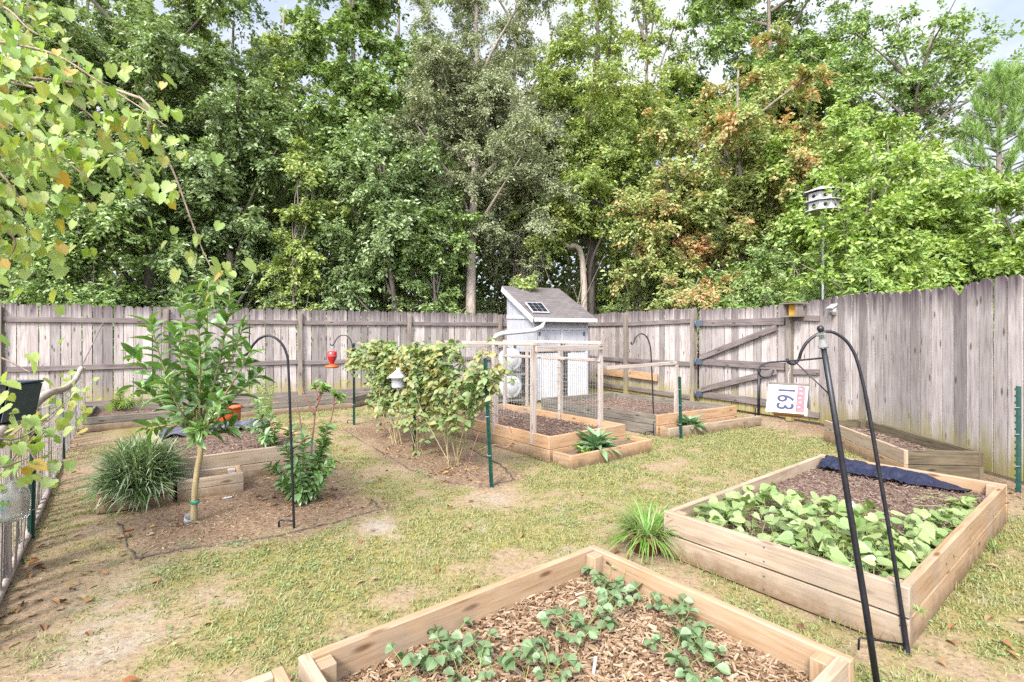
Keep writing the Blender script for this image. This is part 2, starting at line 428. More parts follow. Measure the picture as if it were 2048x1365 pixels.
    dirt = t.ramp(n1, [(.28, (.17, .115, .075, 1)), (.5, (.40, .295, .19, 1)), (.75, (.54, .42, .29, 1))], k=.53)
    dirt = t.mix(t.math('MULTIPLY', n2, .5), dirt, (.24, .17, .115, 1))
    grass = t.ramp(n1, [(.28, (.15, .14, .04, 1)), (.5, (.35, .29, .095, 1)), (.75, (.49, .41, .17, 1))], k=.50)
    grass = t.mix(t.ramp(n3, [(.4, (0, 0, 0, 1)), (.7, (.5, .5, .5, 1))]), grass, (.14, .15, .035, 1))
    mul = t.ramp(n1, [(.28, (.14, .085, .05, 1)), (.5, (.33, .22, .145, 1)), (.75, (.52, .38, .27, 1))], k=.45)
    sand = t.ramp(n1, [(.28, (.30, .24, .19, 1)), (.55, (.47, .395, .31, 1)), (.8, (.58, .50, .41, 1))], k=.52)
    c = t.mix(t.math('MULTIPLY', t.math('ADD', at, t.math('MULTIPLY', t.math('SUBTRACT', n1, .5), .8)), 1.0, True), dirt, grass)
    c = t.mix(asd, c, sand); c = t.mix(am, c, mul)
    M['ground'] = t.finish(c, .95, n1, .7, .015, spec=.1)
    # foliage
    M['lf_dark'] = m_leaf('leaf_dark_green', [(0.056, 0.114, 0.029, 1), (0.113, 0.192, 0.046, 1), (0.184, 0.276, 0.085, 1), (0.298, 0.360, 0.160, 1), (0.078, 0.144, 0.034, 1)], .3, .38, spec=.6)
    M['lf_mid'] = m_leaf('leaf_mid_green', [(0.060, 0.138, 0.020, 1), (0.127, 0.240, 0.034, 1), (0.210, 0.324, 0.058, 1), (0.090, 0.180, 0.025, 1), (0.284, 0.348, 0.114, 1)], .3, .42, spec=.5)
    M['lf_olive'] = m_leaf('leaf_olive_grey', [(0.108, 0.126, 0.060, 1), (0.192, 0.210, 0.108, 1), (0.276, 0.282, 0.168, 1), (0.132, 0.150, 0.072, 1), (0.360, 0.360, 0.240, 1)], .22, .5, spec=.4)
    M['lf_yellowg'] = m_leaf('leaf_yellow_green', [(0.112, 0.176, 0.026, 1), (0.211, 0.290, 0.042, 1), (0.317, 0.378, 0.066, 1), (0.409, 0.441, 0.108, 1), (0.145, 0.227, 0.036, 1)], .34, .45, ((.38, .33, .05, 1), .10), spec=.4)
    M['lf_maple'] = m_leaf('leaf_turning_maple', [(0.140, 0.206, 0.035, 1), (0.227, 0.299, 0.065, 1), (0.324, 0.371, 0.100, 1), (0.270, 0.299, 0.075, 1), (0.173, 0.237, 0.045, 1), (0.410, 0.350, 0.130, 1)], .32, .48, ((.52, .23, .11, 1), .30), spec=.35, pscale=.9)
    M['lf_lime'] = m_leaf('leaf_lime', [(0.120, 0.230, 0.017, 1), (0.192, 0.315, 0.030, 1), (0.275, 0.383, 0.051, 1), (0.349, 0.425, 0.102, 1), (0.157, 0.272, 0.025, 1)], .36, .45, spec=.4)
    M['lf_pine'] = m_leaf('needle_green', [(0.102, 0.204, 0.025, 1), (0.170, 0.297, 0.051, 1), (0.238, 0.374, 0.093, 1)], .25, .5)
    M['lf_citrus'] = m_leaf('leaf_citrus', [(0.017, 0.091, 0.011, 1), (0.030, 0.137, 0.016, 1), (0.056, 0.197, 0.021, 1), (0.095, 0.251, 0.032, 1), (0.025, 0.114, 0.014, 1)], .24, .30, spec=.6, vein=.35)
    M['lf_citrus_new'] = m_leaf('leaf_citrus_new', [(0.112, 0.285, 0.022, 1), (0.180, 0.360, 0.045, 1), (0.083, 0.232, 0.022, 1)], .36, .35, spec=.5, vein=.5)
    M['lf_bramble'] = m_leaf('leaf_bramble', [(0.037, 0.093, 0.015, 1), (0.073, 0.147, 0.027, 1), (0.125, 0.193, 0.043, 1), (0.184, 0.240, 0.080, 1), (0.220, 0.200, 0.055, 1), (0.147, 0.207, 0.067, 1)], .32, .45, ((.27, .20, .05, 1), .30), spec=.4, pscale=3, vein=.35)
    M['lf_sweet'] = m_leaf('leaf_sweet_potato', [(0.071, 0.155, 0.017, 1), (0.124, 0.203, 0.037, 1), (0.201, 0.257, 0.081, 1), (0.273, 0.298, 0.129, 1), (0.097, 0.192, 0.017, 1), (0.174, 0.240, 0.057, 1)], .28, .35, spec=.5, vein=.5)
    M['lf_straw'] = m_leaf('leaf_strawberry', [(0.011, 0.054, 0.017, 1), (0.023, 0.090, 0.030, 1), (0.046, 0.126, 0.050, 1), (0.083, 0.162, 0.079, 1), (0.016, 0.068, 0.021, 1)], .25, .42, spec=.45, vein=.5)
    M['lf_strap'] = m_leaf('leaf_strap', [(0.048, 0.107, 0.031, 1), (0.104, 0.176, 0.068, 1), (0.222, 0.282, 0.160, 1), (0.335, 0.374, 0.255, 1), (0.073, 0.146, 0.040, 1)], .25, .45)
    M['lf_spider'] = m_leaf('leaf_spider', [(0.066, 0.168, 0.018, 1), (0.114, 0.228, 0.030, 1), (0.180, 0.258, 0.084, 1), (0.222, 0.222, 0.096, 1)], .3, .45)
    M['lf_hosta'] = m_leaf('leaf_blue_green', [(0.045, 0.147, 0.058, 1), (0.090, 0.211, 0.115, 1), (0.160, 0.269, 0.192, 1)], .25, .4, vein=.5)
    M['lf_grape'] = m_leaf('leaf_grape', [(0.146, 0.285, 0.022, 1), (0.217, 0.356, 0.038, 1), (0.305, 0.399, 0.088, 1), (0.377, 0.414, 0.188, 1), (0.181, 0.328, 0.022, 1), (0.248, 0.371, 0.055, 1), (0.348, 0.356, 0.044, 1), (0.334, 0.392, 0.138, 1), (0.217, 0.334, 0.033, 1), (0.268, 0.378, 0.065, 1), (0.392, 0.399, 0.065, 1), (0.188, 0.314, 0.027, 1), (0.508, 0.243, 0.017, 1)], .45, .5, spec=.35, vein=.5)
    M['lf_shade'] = m_leaf('leaf_woodland', [(0.068, 0.120, 0.029, 1), (0.124, 0.186, 0.040, 1), (0.206, 0.264, 0.062, 1), (0.289, 0.312, 0.097, 1)], .28, .5)
    M['lf_weed'] = m_leaf('leaf_weed', [(.05, .12, .02, 1), (.09, .17, .03, 1), (.13, .20, .05, 1), (.17, .22, .06, 1)], .25, .5)
    M['blade'] = m_leaf('grass_blade', [(0.109, 0.127, 0.024, 1), (0.181, 0.164, 0.048, 1), (0.235, 0.193, 0.080, 1), (0.084, 0.111, 0.020, 1), (0.277, 0.226, 0.116, 1), (0.151, 0.168, 0.036, 1), (0.252, 0.205, 0.096, 1)], .25, .6, spec=.2)
new_mats()

# ------------------------------------------------------------------ world, sun, camera
SUN_EL, SUN_AZ = R(44), R(202)          # azimuth measured clockwise from +Y
w = bpy.data.worlds.new('World'); SC.world = w; w.use_nodes = True
nt = w.node_tree; bg = nt.nodes['Background']
sky = nt.nodes.new('ShaderNodeTexSky'); sky.sky_type = 'NISHITA'; sky.sun_disc = False
sky.sun_elevation = SUN_EL; sky.sun_rotation = SUN_AZ; sky.air_density = 1.0; sky.dust_density = 1.5
tc = nt.nodes.new('ShaderNodeTexCoord')
mp = nt.nodes.new('ShaderNodeMapping'); mp.inputs['Scale'].default_value = (1, 1, 2.2); mp.inputs['Location'].default_value = (.3, .1, .2)
cn = nt.nodes.new('ShaderNodeTexNoise'); cn.inputs['Scale'].default_value = 2.6; cn.inputs['Detail'].default_value = 7; cn.inputs['Roughness'].default_value = .55
cr = nt.nodes.new('ShaderNodeValToRGB'); cr.color_ramp.elements[0].position = .36; cr.color_ramp.elements[1].position = .60
mx = nt.nodes.new('ShaderNodeMixRGB'); mx.inputs['Color2'].default_value = (3.9, 4.0, 4.3, 1)
# thin high haze whitens the blue between the clouds
hz = nt.nodes.new('ShaderNodeMixRGB'); hz.inputs['Fac'].default_value = .72; hz.inputs['Color2'].default_value = (2.9, 3.15, 3.7, 1)
L = nt.links
L.new(tc.outputs['Generated'], mp.inputs['Vector']); L.new(mp.outputs[0], cn.inputs['Vector']); L.new(cn.outputs['Fac'], cr.inputs['Fac'])
L.new(sky.outputs[0], hz.inputs['Color1']); L.new(hz.outputs[0], mx.inputs['Color1']); L.new(cr.outputs['Color'], mx.inputs['Fac']); 
dt = nt.nodes.new('ShaderNodeVectorMath'); dt.operation = 'DOT_PRODUCT'
dt.inputs[1].default_value = (math.sin(SUN_AZ) * .9, math.cos(SUN_AZ) * .9, .43)
mrg = nt.nodes.new('ShaderNodeMapRange'); mrg.interpolation_type = 'SMOOTHSTEP'; mrg.inputs['From Min'].default_value = -.15; mrg.inputs['From Max'].default_value = 1.0
mrg.inputs['To Min'].default_value = .70; mrg.inputs['To Max'].default_value = 3.4
sc_ = nt.nodes.new('ShaderNodeVectorMath'); sc_.operation = 'SCALE'
L.new(tc.outputs['Generated'], dt.inputs[0]); L.new(dt.outputs['Value'], mrg.inputs['Value']); L.new(mrg.outputs[0], sc_.inputs['Scale']); L.new(mx.outputs[0], sc_.inputs[0]); L.new(sc_.outputs[0], bg.inputs['Color'])
bg.inputs['Strength'].default_value = .14
sl = bpy.data.lights.new('sun', 'SUN'); sl.energy = 2.8; sl.angle = R(14); sl.color = (1, .95, .87)
so = bpy.data.objects.new('sun', sl); COL.objects.link(so)
sd = Vector((math.sin(SUN_AZ) * math.cos(SUN_EL), math.cos(SUN_AZ) * math.cos(SUN_EL), math.sin(SUN_EL)))
so.rotation_euler = (-sd).to_track_quat('-Z', 'Y').to_euler(); so.location = sd * 30
cam = bpy.data.cameras.new('camera'); cam.sensor_width = 36; cam.lens = F / 2048 * 36; cam.shift_y = -12.5 / 2048
cam.clip_start = .05; cam.clip_end = 900
co = bpy.data.objects.new('camera', cam); COL.objects.link(co); co.location = (0, 0, H); co.rotation_euler = (R(90), 0, 0)
SC.camera = co
SC.view_settings.view_transform = 'Standard'; SC.view_settings.look = 'None'; SC.view_settings.gamma = 1
SC.view_settings.exposure = 1.60
SC.render.engine = 'CYCLES'
cy = SC.cycles; cy.max_bounces = 6; cy.diffuse_bounces = 4; cy.glossy_bounces = 2; cy.transmission_bounces = 4; cy.transparent_max_bounces = 4
cy.caustics_reflective = False; cy.caustics_refractive = False; cy.use_denoising = False

# ------------------------------------------------------------------ ground
BARE = [(170, 1310, .40, .65), (60, 1230, .5, .7), (330, 1240, .3, .4), (470, 1180, .3, .25), (990, 1000, .35, .9), (1580, 845, .7, .9), (1250, 1060, .3, .4), (1290, 1120, .25, .8),
        (2030, 1020, .5, .9), (1960, 960, .5, .9), (230, 880, .7, .8), (180, 950, .6, .7), (350, 1180, .4, .3), (1050, 905, .3, .3), (760, 930, .5, .5), (1500, 1180, .2, .3), (650, 870, .6, .5), (820, 830, .8, .5),
        (820, 1180, .14, .8), (1110, 1010, .2, .5), (1800, 1330, .3, .5), (730, 1060, .25, .7), (1490, 940, .3, .4)]
SAND = [(190, 1310, .2, .5), (310, 1270, .14, .35), (120, 1350, .2, .4), (985, 1000, .2, .9), (750, 1050, .16, .5), (460, 1200, .14, .3), (300, 1140, .2, .3), (1580, 850, .5, .5), (200, 1200, .4, .3), (770, 1055, .2, .8), (330, 940, .3, .3), (430, 1185, .14, .3)]
LUSH = [(330, 1150, .25, .5), (400, 1260, .4, .3), (650, 1110, .5, .3), (900, 1050, .6, .45), (1100, 960, .6, .4), (1440, 880, .8, .4), (1560, 890, .6, .35), (1930, 1180, .5, .5), (560, 1310, .5, .35), (760, 1190, .5, .3), (1090, 1060, .4, .4), (1350, 930, .6, .2), (1180, 930, .5, .3), (200, 1110, .2, .4)]
M1 = [G(235, 1045), G(268, 1112), G(560, 1072), G(760, 1022), G(690, 985), G(660, 930), G(520, 930), G(330, 985)]
M2 = [G(690, 860), G(760, 905), G(870, 958), G(980, 985), G(1040, 955), G(960, 915), G(860, 868), G(760, 838)]
def gsum(x, y, lst):
    s = np.zeros_like(x)
    for (px, py, r, a) in lst:
        c = G(px, py); s = s + a * np.exp(-((x - c.x) ** 2 + (y - c.y) ** 2) / (r * r))
    return s
def inpoly(x, y, poly):
    r = np.zeros(x.shape, bool); n = len(poly)
    for i in range(n):
        a, b = poly[i], poly[(i + 1) % n]
        c = ((a.y > y) != (b.y > y)) & (x < (b.x - a.x) * (y - a.y) / (b.y - a.y + 1e-12) + a.x)
        r ^= c
    return r
def polyd(x, y, poly):
    d = np.full(x.shape, 1e9); n = len(poly)
    for i in range(n):
        a, b = poly[i], poly[(i + 1) % n]; ex, ey = b.x - a.x, b.y - a.y
        t = np.clip(((x - a.x) * ex + (y - a.y) * ey) / (ex * ex + ey * ey), 0, 1)
        d = np.minimum(d, np.hypot(x - a.x - t * ex, y - a.y - t * ey))
    return np.where(inpoly(x, y, poly), d, -d)
def masks(x, y):
    n = fbm(x, y, 1.1, 3); n2 = fbm(x, y, 5.0, 9)
    g = .60 + (n - .5) * 1.9 + (n2 - .5) * 1.9 + (fbm(x, y, 15.0, 57, 3) - .5) * 1.3 - gsum(x, y, BARE) * .9 + gsum(x, y, LUSH) * .8
    mu = np.clip(.5 + np.maximum(polyd(x, y, M1), polyd(x, y, M2)) * 3.2 + (n2 - .5) * 1.6 + (n - .5) * .6, 0, 1)
    # strip along the small wire fence and everything past the boards is leafy brown litter
    far = np.clip((y - .518 * x - 12.3) / .8 + (n2 - .5), 0, 1)
    left = np.clip((-(x * .7929 + y * .6093) - .15) / .3 + (n2 - .5), 0, 1)
    edge = np.clip((x - 4.05) / .35 + (n2 - .5), 0, 1)
    mu = np.maximum.reduce([mu, far, left * .4, edge * .7])
    n4 = fbm(x, y, 15.0, 51, 3); s = np.clip(gsum(x, y, SAND) * 1.15 + (n2 - .5) * 1.5 + (n4 - .5) * 1.6 - .25, 0, 1) * (1 - mu)
    g = np.clip(g, 0, 1) * (1 - mu) * (1 - s * .8)
    return g, mu, s
def height(x, y):
    return (fbm(x, y, 1.3, 21) - .5) * .045 + (fbm(x, y, 7, 5, 2) - .5) * .012
fx = np.concatenate([[-300, -120, -50, -25, -14], np.arange(-9.5, 6.0, .055), [8, 12, 20, 40, 110, 300]])
fy = np.concatenate([[-120, -40, -12, -4, -1, .2], np.arange(.9, 13.4, .055), [14.5, 17, 22, 32, 60, 140, 400]])
gx, gy = np.meshgrid(fx, fy); gxx, gyy = gx.ravel(), gy.ravel()
gg, gm, gs = masks(gxx, gyy)
gz = height(gxx, gyy)
nx, ny = len(fx), len(fy)
ii = (np.arange(ny - 1)[:, None] * nx + np.arange(nx - 1)[None]).ravel()
tag(mesh_np('ground', np.stack([gxx, gyy, gz], 1), np.stack([ii, ii + 1, ii + 1 + nx, ii + nx], 1), M['ground'], smooth=True,
            attrs={'grass': gg, 'mulch': gm, 'sand': gs}), kind='structure')

# beds are registered here so that grass and litter keep out of them
KEEP = []
def free(x, y):
    ok = np.ones(x.shape, bool)
    for poly in KEEP: ok &= ~inpoly(x, y, poly)
    return ok

# ------------------------------------------------------------------ raised beds
def grid_patch(c, z, amp, seed, n=26, m=40, mound=0):
    u, v = np.meshgrid(np.linspace(0, 1, n), np.linspace(0, 1, m)); u = u.ravel(); v = v.ravel()
    c = np.array([(p.x, p.y) for p in c])
    xy = (c[0] * ((1 - u) * (1 - v))[:, None] + c[1] * (u * (1 - v))[:, None] + c[2] * (u * v)[:, None] + c[3] * ((1 - u) * v)[:, None])
    zz = z + (fbm(xy[:, 0], xy[:, 1], 4, seed) - .5) * amp * 2 + (fbm(xy[:, 0], xy[:, 1], 18, seed + 3) - .5) * amp + mound * np.sin(u * np.pi) * np.sin(v * np.pi)
    i = (np.arange(m - 1)[:, None] * n + np.arange(n - 1)[None]).ravel()
    return np.column_stack([xy, zz]), np.stack([i, i + 1, i + 1 + n, i + n], 1)
def chips_on(c, z, n, lmin, lmax, mat, parent, name='wood_chips', kind=None, lift=.012, tilt=.25, mound=0, wf=.22):
    u = RNG.random(n); v = RNG.random(n); c2 = np.array([(p.x, p.y) for p in c])
    xy = (c2[0] * ((1 - u) * (1 - v))[:, None] + c2[1] * (u * (1 - v))[:, None] + c2[2] * (u * v)[:, None] + c2[3] * ((1 - u) * v)[:, None])
    zz = z + RNG.random(n) * lift + mound * np.sin(u * np.pi) * np.sin(v * np.pi)
    a = RNG.random(n) * 6.283
    T = np.column_stack([np.cos(a), np.sin(a), RNG.normal(size=n) * tilt]); N = np.column_stack([RNG.normal(size=(n, 2)) * .35, np.ones(n)])
    Ls = lmin + (lmax - lmin) * RNG.random(n) ** 2
    Vv, Ff, uv = scatter(np.column_stack([xy, zz]), T, N, Ls, Ls * wf * (.6 + .9 * RNG.random(n)), tmpl_chip(), Lz=.012)
    o = mesh_np(name, Vv, Ff, mat, parent)
    o['kind'] = 'stuff'
    return o
def bed(name, label, corners, tiers=2, bh=.14, t=.038, mats=None, posts=True, gap=.004, screws=False, soil=None, soilmat='soil', amp=.012, cat='raised bed', chip=None, base=0.0, group=None, postmat=None, mound=0, label_boards=None, skip=()):
    c = [Vector((p[0], p[1], 0)) for p in corners]
    cen = sum(c, Vector()) / len(c); th = thing(name, label, cat, (cen.x, cen.y, 0), group)
    KEEP.append(c)
    n = len(c); top = base + tiers * bh
    for i in range(n):
        if i in skip: continue
        a, b = c[i], c[(i + 1) % n]; d = (b - a).normalized(); nn = Vector((-d.y, d.x, 0))
        if (cen - a).dot(nn) < 0: nn = -nn
        sh = -.002 if i % 2 == 0 else t + .001
        for k in range(tiers):
            mt = mats[(i * tiers + k) % len(mats)] if isinstance(mats, list) else mats
            z = base + bh * (k + .5); off = nn * (t / 2 + (.0015 if k % 2 else 0) + random.uniform(0, .002)); dz = Vector((0, 0, z + random.uniform(-.002, .002)))
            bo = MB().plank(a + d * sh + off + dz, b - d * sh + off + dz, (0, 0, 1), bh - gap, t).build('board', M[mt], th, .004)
            if screws and i < 2:
                for e_ in (a + d * .03, b - d * .03, a.lerp(b, .5)):
                    for h_ in (-.035, .035):
                        MB().lathe(e_ + off - nn * (t / 2 - .001) + dz + V(0, 0, h_ + random.uniform(-.008, .008)), [(0, .003), (.0045, .003), (.0045, 0)], 10, -nn).build('screw', M['steel'], bo)
    if posts:
        for i in range(n):
            a, b, p = c[i], c[(i + 1) % n], c[i - 1]
            q = a + (b - a).normalized() * (t + .034) + (p - a).normalized() * (t + .034)
            ang = math.atan2(b.y - a.y, b.x - a.x); ax = Vector((math.cos(ang), math.sin(ang), 0))
            MB().plank(q + V(0, 0, .01), q + V(0, 0, top - .012), ax, .062, .062).build('corner_post', M[postmat or 'pine'], th, .004)
    if soil is not None:
        q = []
        for i in range(n):
            a, b, p = c[i], c[(i + 1) % n], c[i - 1]
            q.append(a + (b - a).normalized() * t * .6 + (p - a).normalized() * t * .6)
        if n == 4:
            Vv, Ff = grid_patch(q, soil, amp, len(COL.objects), mound=mound)
            mesh_np('soil', Vv, Ff, M[soilmat], th, True)
            if chip: chips_on(q, soil + .004, chip[0], chip[1], chip[2], M[chip[3]], th, mound=mound)
    return th, c, top

U = Vector((math.cos(R(38.5)), math.sin(R(38.5)), 0)); W_ = Vector((U.y, -U.x, 0))
# foreground strawberry bed
E = G(1187, 1088, .28); E.z = 0
fr = [E, E + W_ * 1.19, E + W_ * 1.19 - U * 1.49, E - U * 1.49]
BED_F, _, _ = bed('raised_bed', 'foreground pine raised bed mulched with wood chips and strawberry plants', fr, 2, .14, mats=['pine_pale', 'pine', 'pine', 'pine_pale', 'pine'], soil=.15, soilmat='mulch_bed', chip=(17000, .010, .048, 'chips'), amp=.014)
sc2 = [E - U * 1.535 + W_ * .012, E - U * 1.535 + W_ * 1.19, E - U * 2.5 + W_ * 1.19, E - U * 2.5 + W_ * .012]
bed('raised_bed', 'pine bed butted end to end against the strawberry bed at the bottom edge', sc2, 2, .137, mats=['pine', 'pine', 'pine', 'pine_pale'], soil=.15, soilmat='mulch_bed', chip=(3000, .02, .07, 'chips'), posts=False)
# sweet potato bed
A = G(1327, 1022, .28); A.z = 0
rb = [A, A + W_ * 1.24, A + W_ * 1.24 + U * 2.46, A + U * 2.44]
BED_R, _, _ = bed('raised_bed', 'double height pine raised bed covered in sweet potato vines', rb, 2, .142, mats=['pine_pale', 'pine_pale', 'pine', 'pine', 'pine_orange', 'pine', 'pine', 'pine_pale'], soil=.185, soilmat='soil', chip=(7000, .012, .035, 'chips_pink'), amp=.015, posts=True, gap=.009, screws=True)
# centre bed with trellis, stepped planter in front
c0 = V(.402, 5.43, 0); u = V(math.cos(R(38.5)), math.sin(R(38.5)), 0); vb = V(-u.y, u.x, 0)
cb = [c0, c0 + u * 1.27, c0 + u * 1.27 + vb * 2.44, c0 + vb * 2.44]
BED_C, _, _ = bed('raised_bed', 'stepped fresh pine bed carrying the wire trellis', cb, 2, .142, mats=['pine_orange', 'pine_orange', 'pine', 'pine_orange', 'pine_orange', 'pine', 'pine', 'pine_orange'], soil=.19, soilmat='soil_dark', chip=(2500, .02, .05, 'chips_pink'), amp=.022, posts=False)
lb = [c0 - vb * .34 + u * .0, c0 - vb * .34 + u * 1.34, c0 - vb * .008 + u * 1.34, c0 - vb * .008]
bed('planter_box', 'low pine planter box on the step below the trellis bed', lb, 1, .142, mats=['pine_orange', 'pine_orange', 'pine', 'pine'], soil=.09, soilmat='soil', cat='planter box', posts=False, skip=(2,))
# bed behind on the right
b2 = [V(1.98, 6.86, 0), V(3.46, 7.78, 0), V(1.95, 9.65, 0), V(.5, 8.75, 0)]
bed('raised_bed', 'grey weathered raised bed in front of the gate with one fresh orange board', b2, 2, .145, mats=['pine_orange', 'pine_orange', 'grey_board', 'grey_board', 'pine_pale', 'grey_board', 'grey_board', 'grey_board'], soil=.19, soilmat='soil', chip=(2500, .02, .05, 'chips_pink'), amp=.02, postmat='grey_board')
dd = (b2[1] - b2[0]).normalized(); dn = V(dd.y, -dd.x, 0)
l2 = [b2[0] + dn * .22 - dd * .02, b2[1] + dn * .24 + dd * .26, b2[1] + dn * .006 + dd * .26, b2[0] + dn * .006 - dd * .02]
bed('planter_box', 'low pine planter box along the front of the grey weathered bed', l2, 1, .145, mats=['pine_pale', 'pine', 'grey_board', 'pine'], soil=.09, soilmat='soil', cat='planter box', posts=False, skip=(2,))
# bed by the right fence
tb = [V(4.04, 6.55, 0), V(3.74, 4.83, 0), V(4.44, 4.76, 0), V(4.60, 6.62, 0)]
bed('raised_bed', 'narrow raised bed with mossy dark boards against the right fence', tb, 2, .14, mats=['pine', 'pine_pale', 'dark_board', 'dark_board', 'dark_board', 'dark_board', 'dark_board', 'dark_board'], soil=.16, soilmat='soil', chip=(1500, .015, .05, 'chips_pink'), postmat='dark_board')
# left bed behind the citrus
lbx = [V(-3.02, 4.42, 0), V(-2.02, 5.22, 0), V(-3.22, 6.72, 0), V(-4.22, 5.92, 0)]
bed('raised_bed', 'grey pine raised bed behind the young citrus tree with a purple edge sheet', lbx, 2, .14, mats=['pine_pale', 'pine_pale', 'pine', 'pine', 'pine_pale', 'pine', 'pine', 'pine'], soil=.17, soilmat='soil', chip=(3500, .015, .045, 'chips_pink'), amp=.02, posts=False)
q0 = G(355, 1005); q1 = G(487, 985); e1 = (q1 - q0).normalized(); e2 = V(-e1.y, e1.x, 0)
sb = [q0, q1, q1 + e2 * .33, q0 + e2 * .33]
bed('planter_box', 'empty square planter box of rough boards right of the strappy grass clump', sb, 2, .086, mats=['pine_pale', 'pine_pale', 'whitewood', 'pine'], soil=.07, soilmat='soil', cat='planter box', postmat='whitewood')
gb = [q0 - e1 * .52 - e2 * .0, q0 - e1 * .03, q0 - e1 * .03 + e2 * .36, q0 - e1 * .52 + e2 * .36]
bed('planter_box', 'planter box almost hidden under the strappy grass clump', gb, 2, .08, mats=['pine', 'pine', 'pine_pale'], soil=.1, soilmat='soil', cat='planter box', posts=False)
# low bed along the left fence
lf = [V(-6.05, 7.12, 0), V(-3.0, 9.55, 0), V(-2.75, 10.55, 0), V(-6.9, 8.35, 0)]
bed('raised_bed', 'long low weathered bed edging the foot of the left fence', lf, 2, .105, mats=['pine_pale', 'grey_board', 'pine_pale', 'grey_board'], soil=.12, soilmat='soil', posts=False, chip=(1500, .02, .05, 'chips_pink'))

# strips of dark hose edging along the mulch
def hose(label, pts, r=.0075):
    mb = MB(); pp = []
    for i in range(len(pts) - 1):
        for k in range(6):
            p = pts[i].lerp(pts[i + 1], k / 6)
            pp.append(V(p.x + random.uniform(-.012, .012), p.y + random.uniform(-.012, .012), -.001 + float(height(np.array([p.x]), np.array([p.y]))[0]) + random.uniform(-.004, .008)))
    mb.tube(pp, r, 6)
    tag(mb.build('drip_hose', M['hose']), label, 'hose')
hose('dark drip hose edging the mulch around the young citrus tree', [G(238, 1045), G(255, 1085), G(270, 1115), G(400, 1094), G(560, 1072), G(680, 1044), G(760, 1022), G(742, 998)])
hose('dark drip hose edging the mulch strip under the brambles', [G(690, 862), G(760, 905), G(820, 940), G(880, 962), G(960, 978), G(1030, 962), G(1000, 930), G(930, 895)])

# ------------------------------------------------------------------ fences
FTOP = 1.91
def picket(mb, p, d, nrm, w, h, t=.017, z0=.04, notch=False):
    e = random.uniform(.028, .042); ou = random.random() * 30; ov = random.random() * 30
    prof = [(-w / 2, z0), (w / 2, z0), (w / 2, h - e), (w / 2 - e * .85, h), (-w / 2 + e * .85, h), (-w / 2, h - e)]
    if notch: prof = [(-w / 2, z0), (w / 2, z0), (w / 2, h - .02), (w * .15, h - .10), (-w * .1, h - .13), (-w / 2, h - .06)]
    tilt = random.uniform(-.006, .006); n = len(prof)
    vs = [p + d * (x + tilt * z) + nrm * s + V(0, 0, z) for s in (0, t) for (x, z) in prof]
    fs = [list(range(n)), list(range(n, 2 * n))[::-1]] + [[i, i + n, (i + 1) % n + n, (i + 1) % n] for i in range(n)]
    uvs = [[(prof[i][1] + ou, prof[i][0] + ov) for i in fs[0]], [(prof[i - n][1] + ou, prof[i - n][0] + ov) for i in fs[1]]] + [[(prof[i][1] + ou, ov), (prof[i][1] + ou, ov + t), (prof[(i + 1) % n][1] + ou, ov + t), (prof[(i + 1) % n][1] + ou, ov)] for i in range(n)]
    mb.add(vs, fs, uvs)
def pickets(A, B, nrm, name, th, top=FTOP, notch_at=None, wid=.14, rise=None):
    d = B - A; Ln = d.length; d = d / Ln; n = max(1, round(Ln / (wid + .006))); s = Ln / n; mb = MB()
    for i in range(n):
        p = A + d * (s * (i + .5)); h = top + random.uniform(-.014, .014) + (rise(i / n) if rise else 0)
        picket(mb, p + nrm * random.uniform(0, .004), d, nrm, s - random.uniform(.007, .016), h, notch=(notch_at == i))
    return mb.build(name, M['fence'], th)
RZ = (1.64, .80, .15)
def fence(label, A, B, inner, posts_at, rails=True, **kw):
    """inner: unit normal toward the garden; rails and posts stand on that side"""
    mid = (A + B) / 2; th = thing('board_fence', label, 'fence', (mid.x, mid.y, 0))
    d = (B - A).normalized(); Ln = (B - A).length
    pickets(A, B, -inner, 'picket_panel', th, **kw)
    if rails:
        xs = sorted(posts_at)
        ends = [0] + xs + [Ln]
        for x in xs:
            p = A + d * x + inner * .046
            MB().plank(p, p + V(0, 0, 1.86 + random.uniform(-.02, .03)), d, .089, .089).build('post', M['post'], th, .005)
        for a, b in zip(ends[:-1], ends[1:]):
            if b - a < .2: continue
            a2 = a + (.046 if a in xs else 0); b2_ = b - (.046 if b in xs else 0)
            for z in RZ:
                dz = random.uniform(-.015, .015)
                MB().plank(A + d * a2 + inner * .022 + V(0, 0, z + dz), A + d * b2_ + inner * .022 + V(0, 0, z - dz), (0, 0, 1), .089, .038).build('rail', M['rail'], th, .004)
    return th
FC = V(1.6, 13.78, 0)                       # corner behind the shed
FR = V(4.70, 7.72, 0)                       # corner right of the gate
dl = V(-13.6, -13.6 * .518, 0).normalized(); FL = FC + dl * 17
inl = V(-dl.y, dl.x, 0); inl = inl if inl.y < 0 else -inl
pl = []
x0 = (V(-4.46, 10.64, 0) - FC).length
while x0 > 2: x0 -= 2.33
while x0 < 17: pl.append(x0); x0 += 2.33
fence('long grey board fence with rails and posts behind the citrus tree', FC, FL, inl, pl)
dr = (FC - FR).normalized(); inr = V(-dr.y, dr.x, 0); inr = inr if inr.x < 0 else -inr
Lr = (FC - FR).length
g0, g1 = .56, 2.36
fence('board fence section with an orange patch board between gate and shed', FR + dr * (g1 + .05), FC, inr, [.046, 2.05, 4.0])
fence('short board fence section between the gate and the corner, holding a birdhouse', FR, FR + dr * (g0 - .05), inr, [g0 - .1])
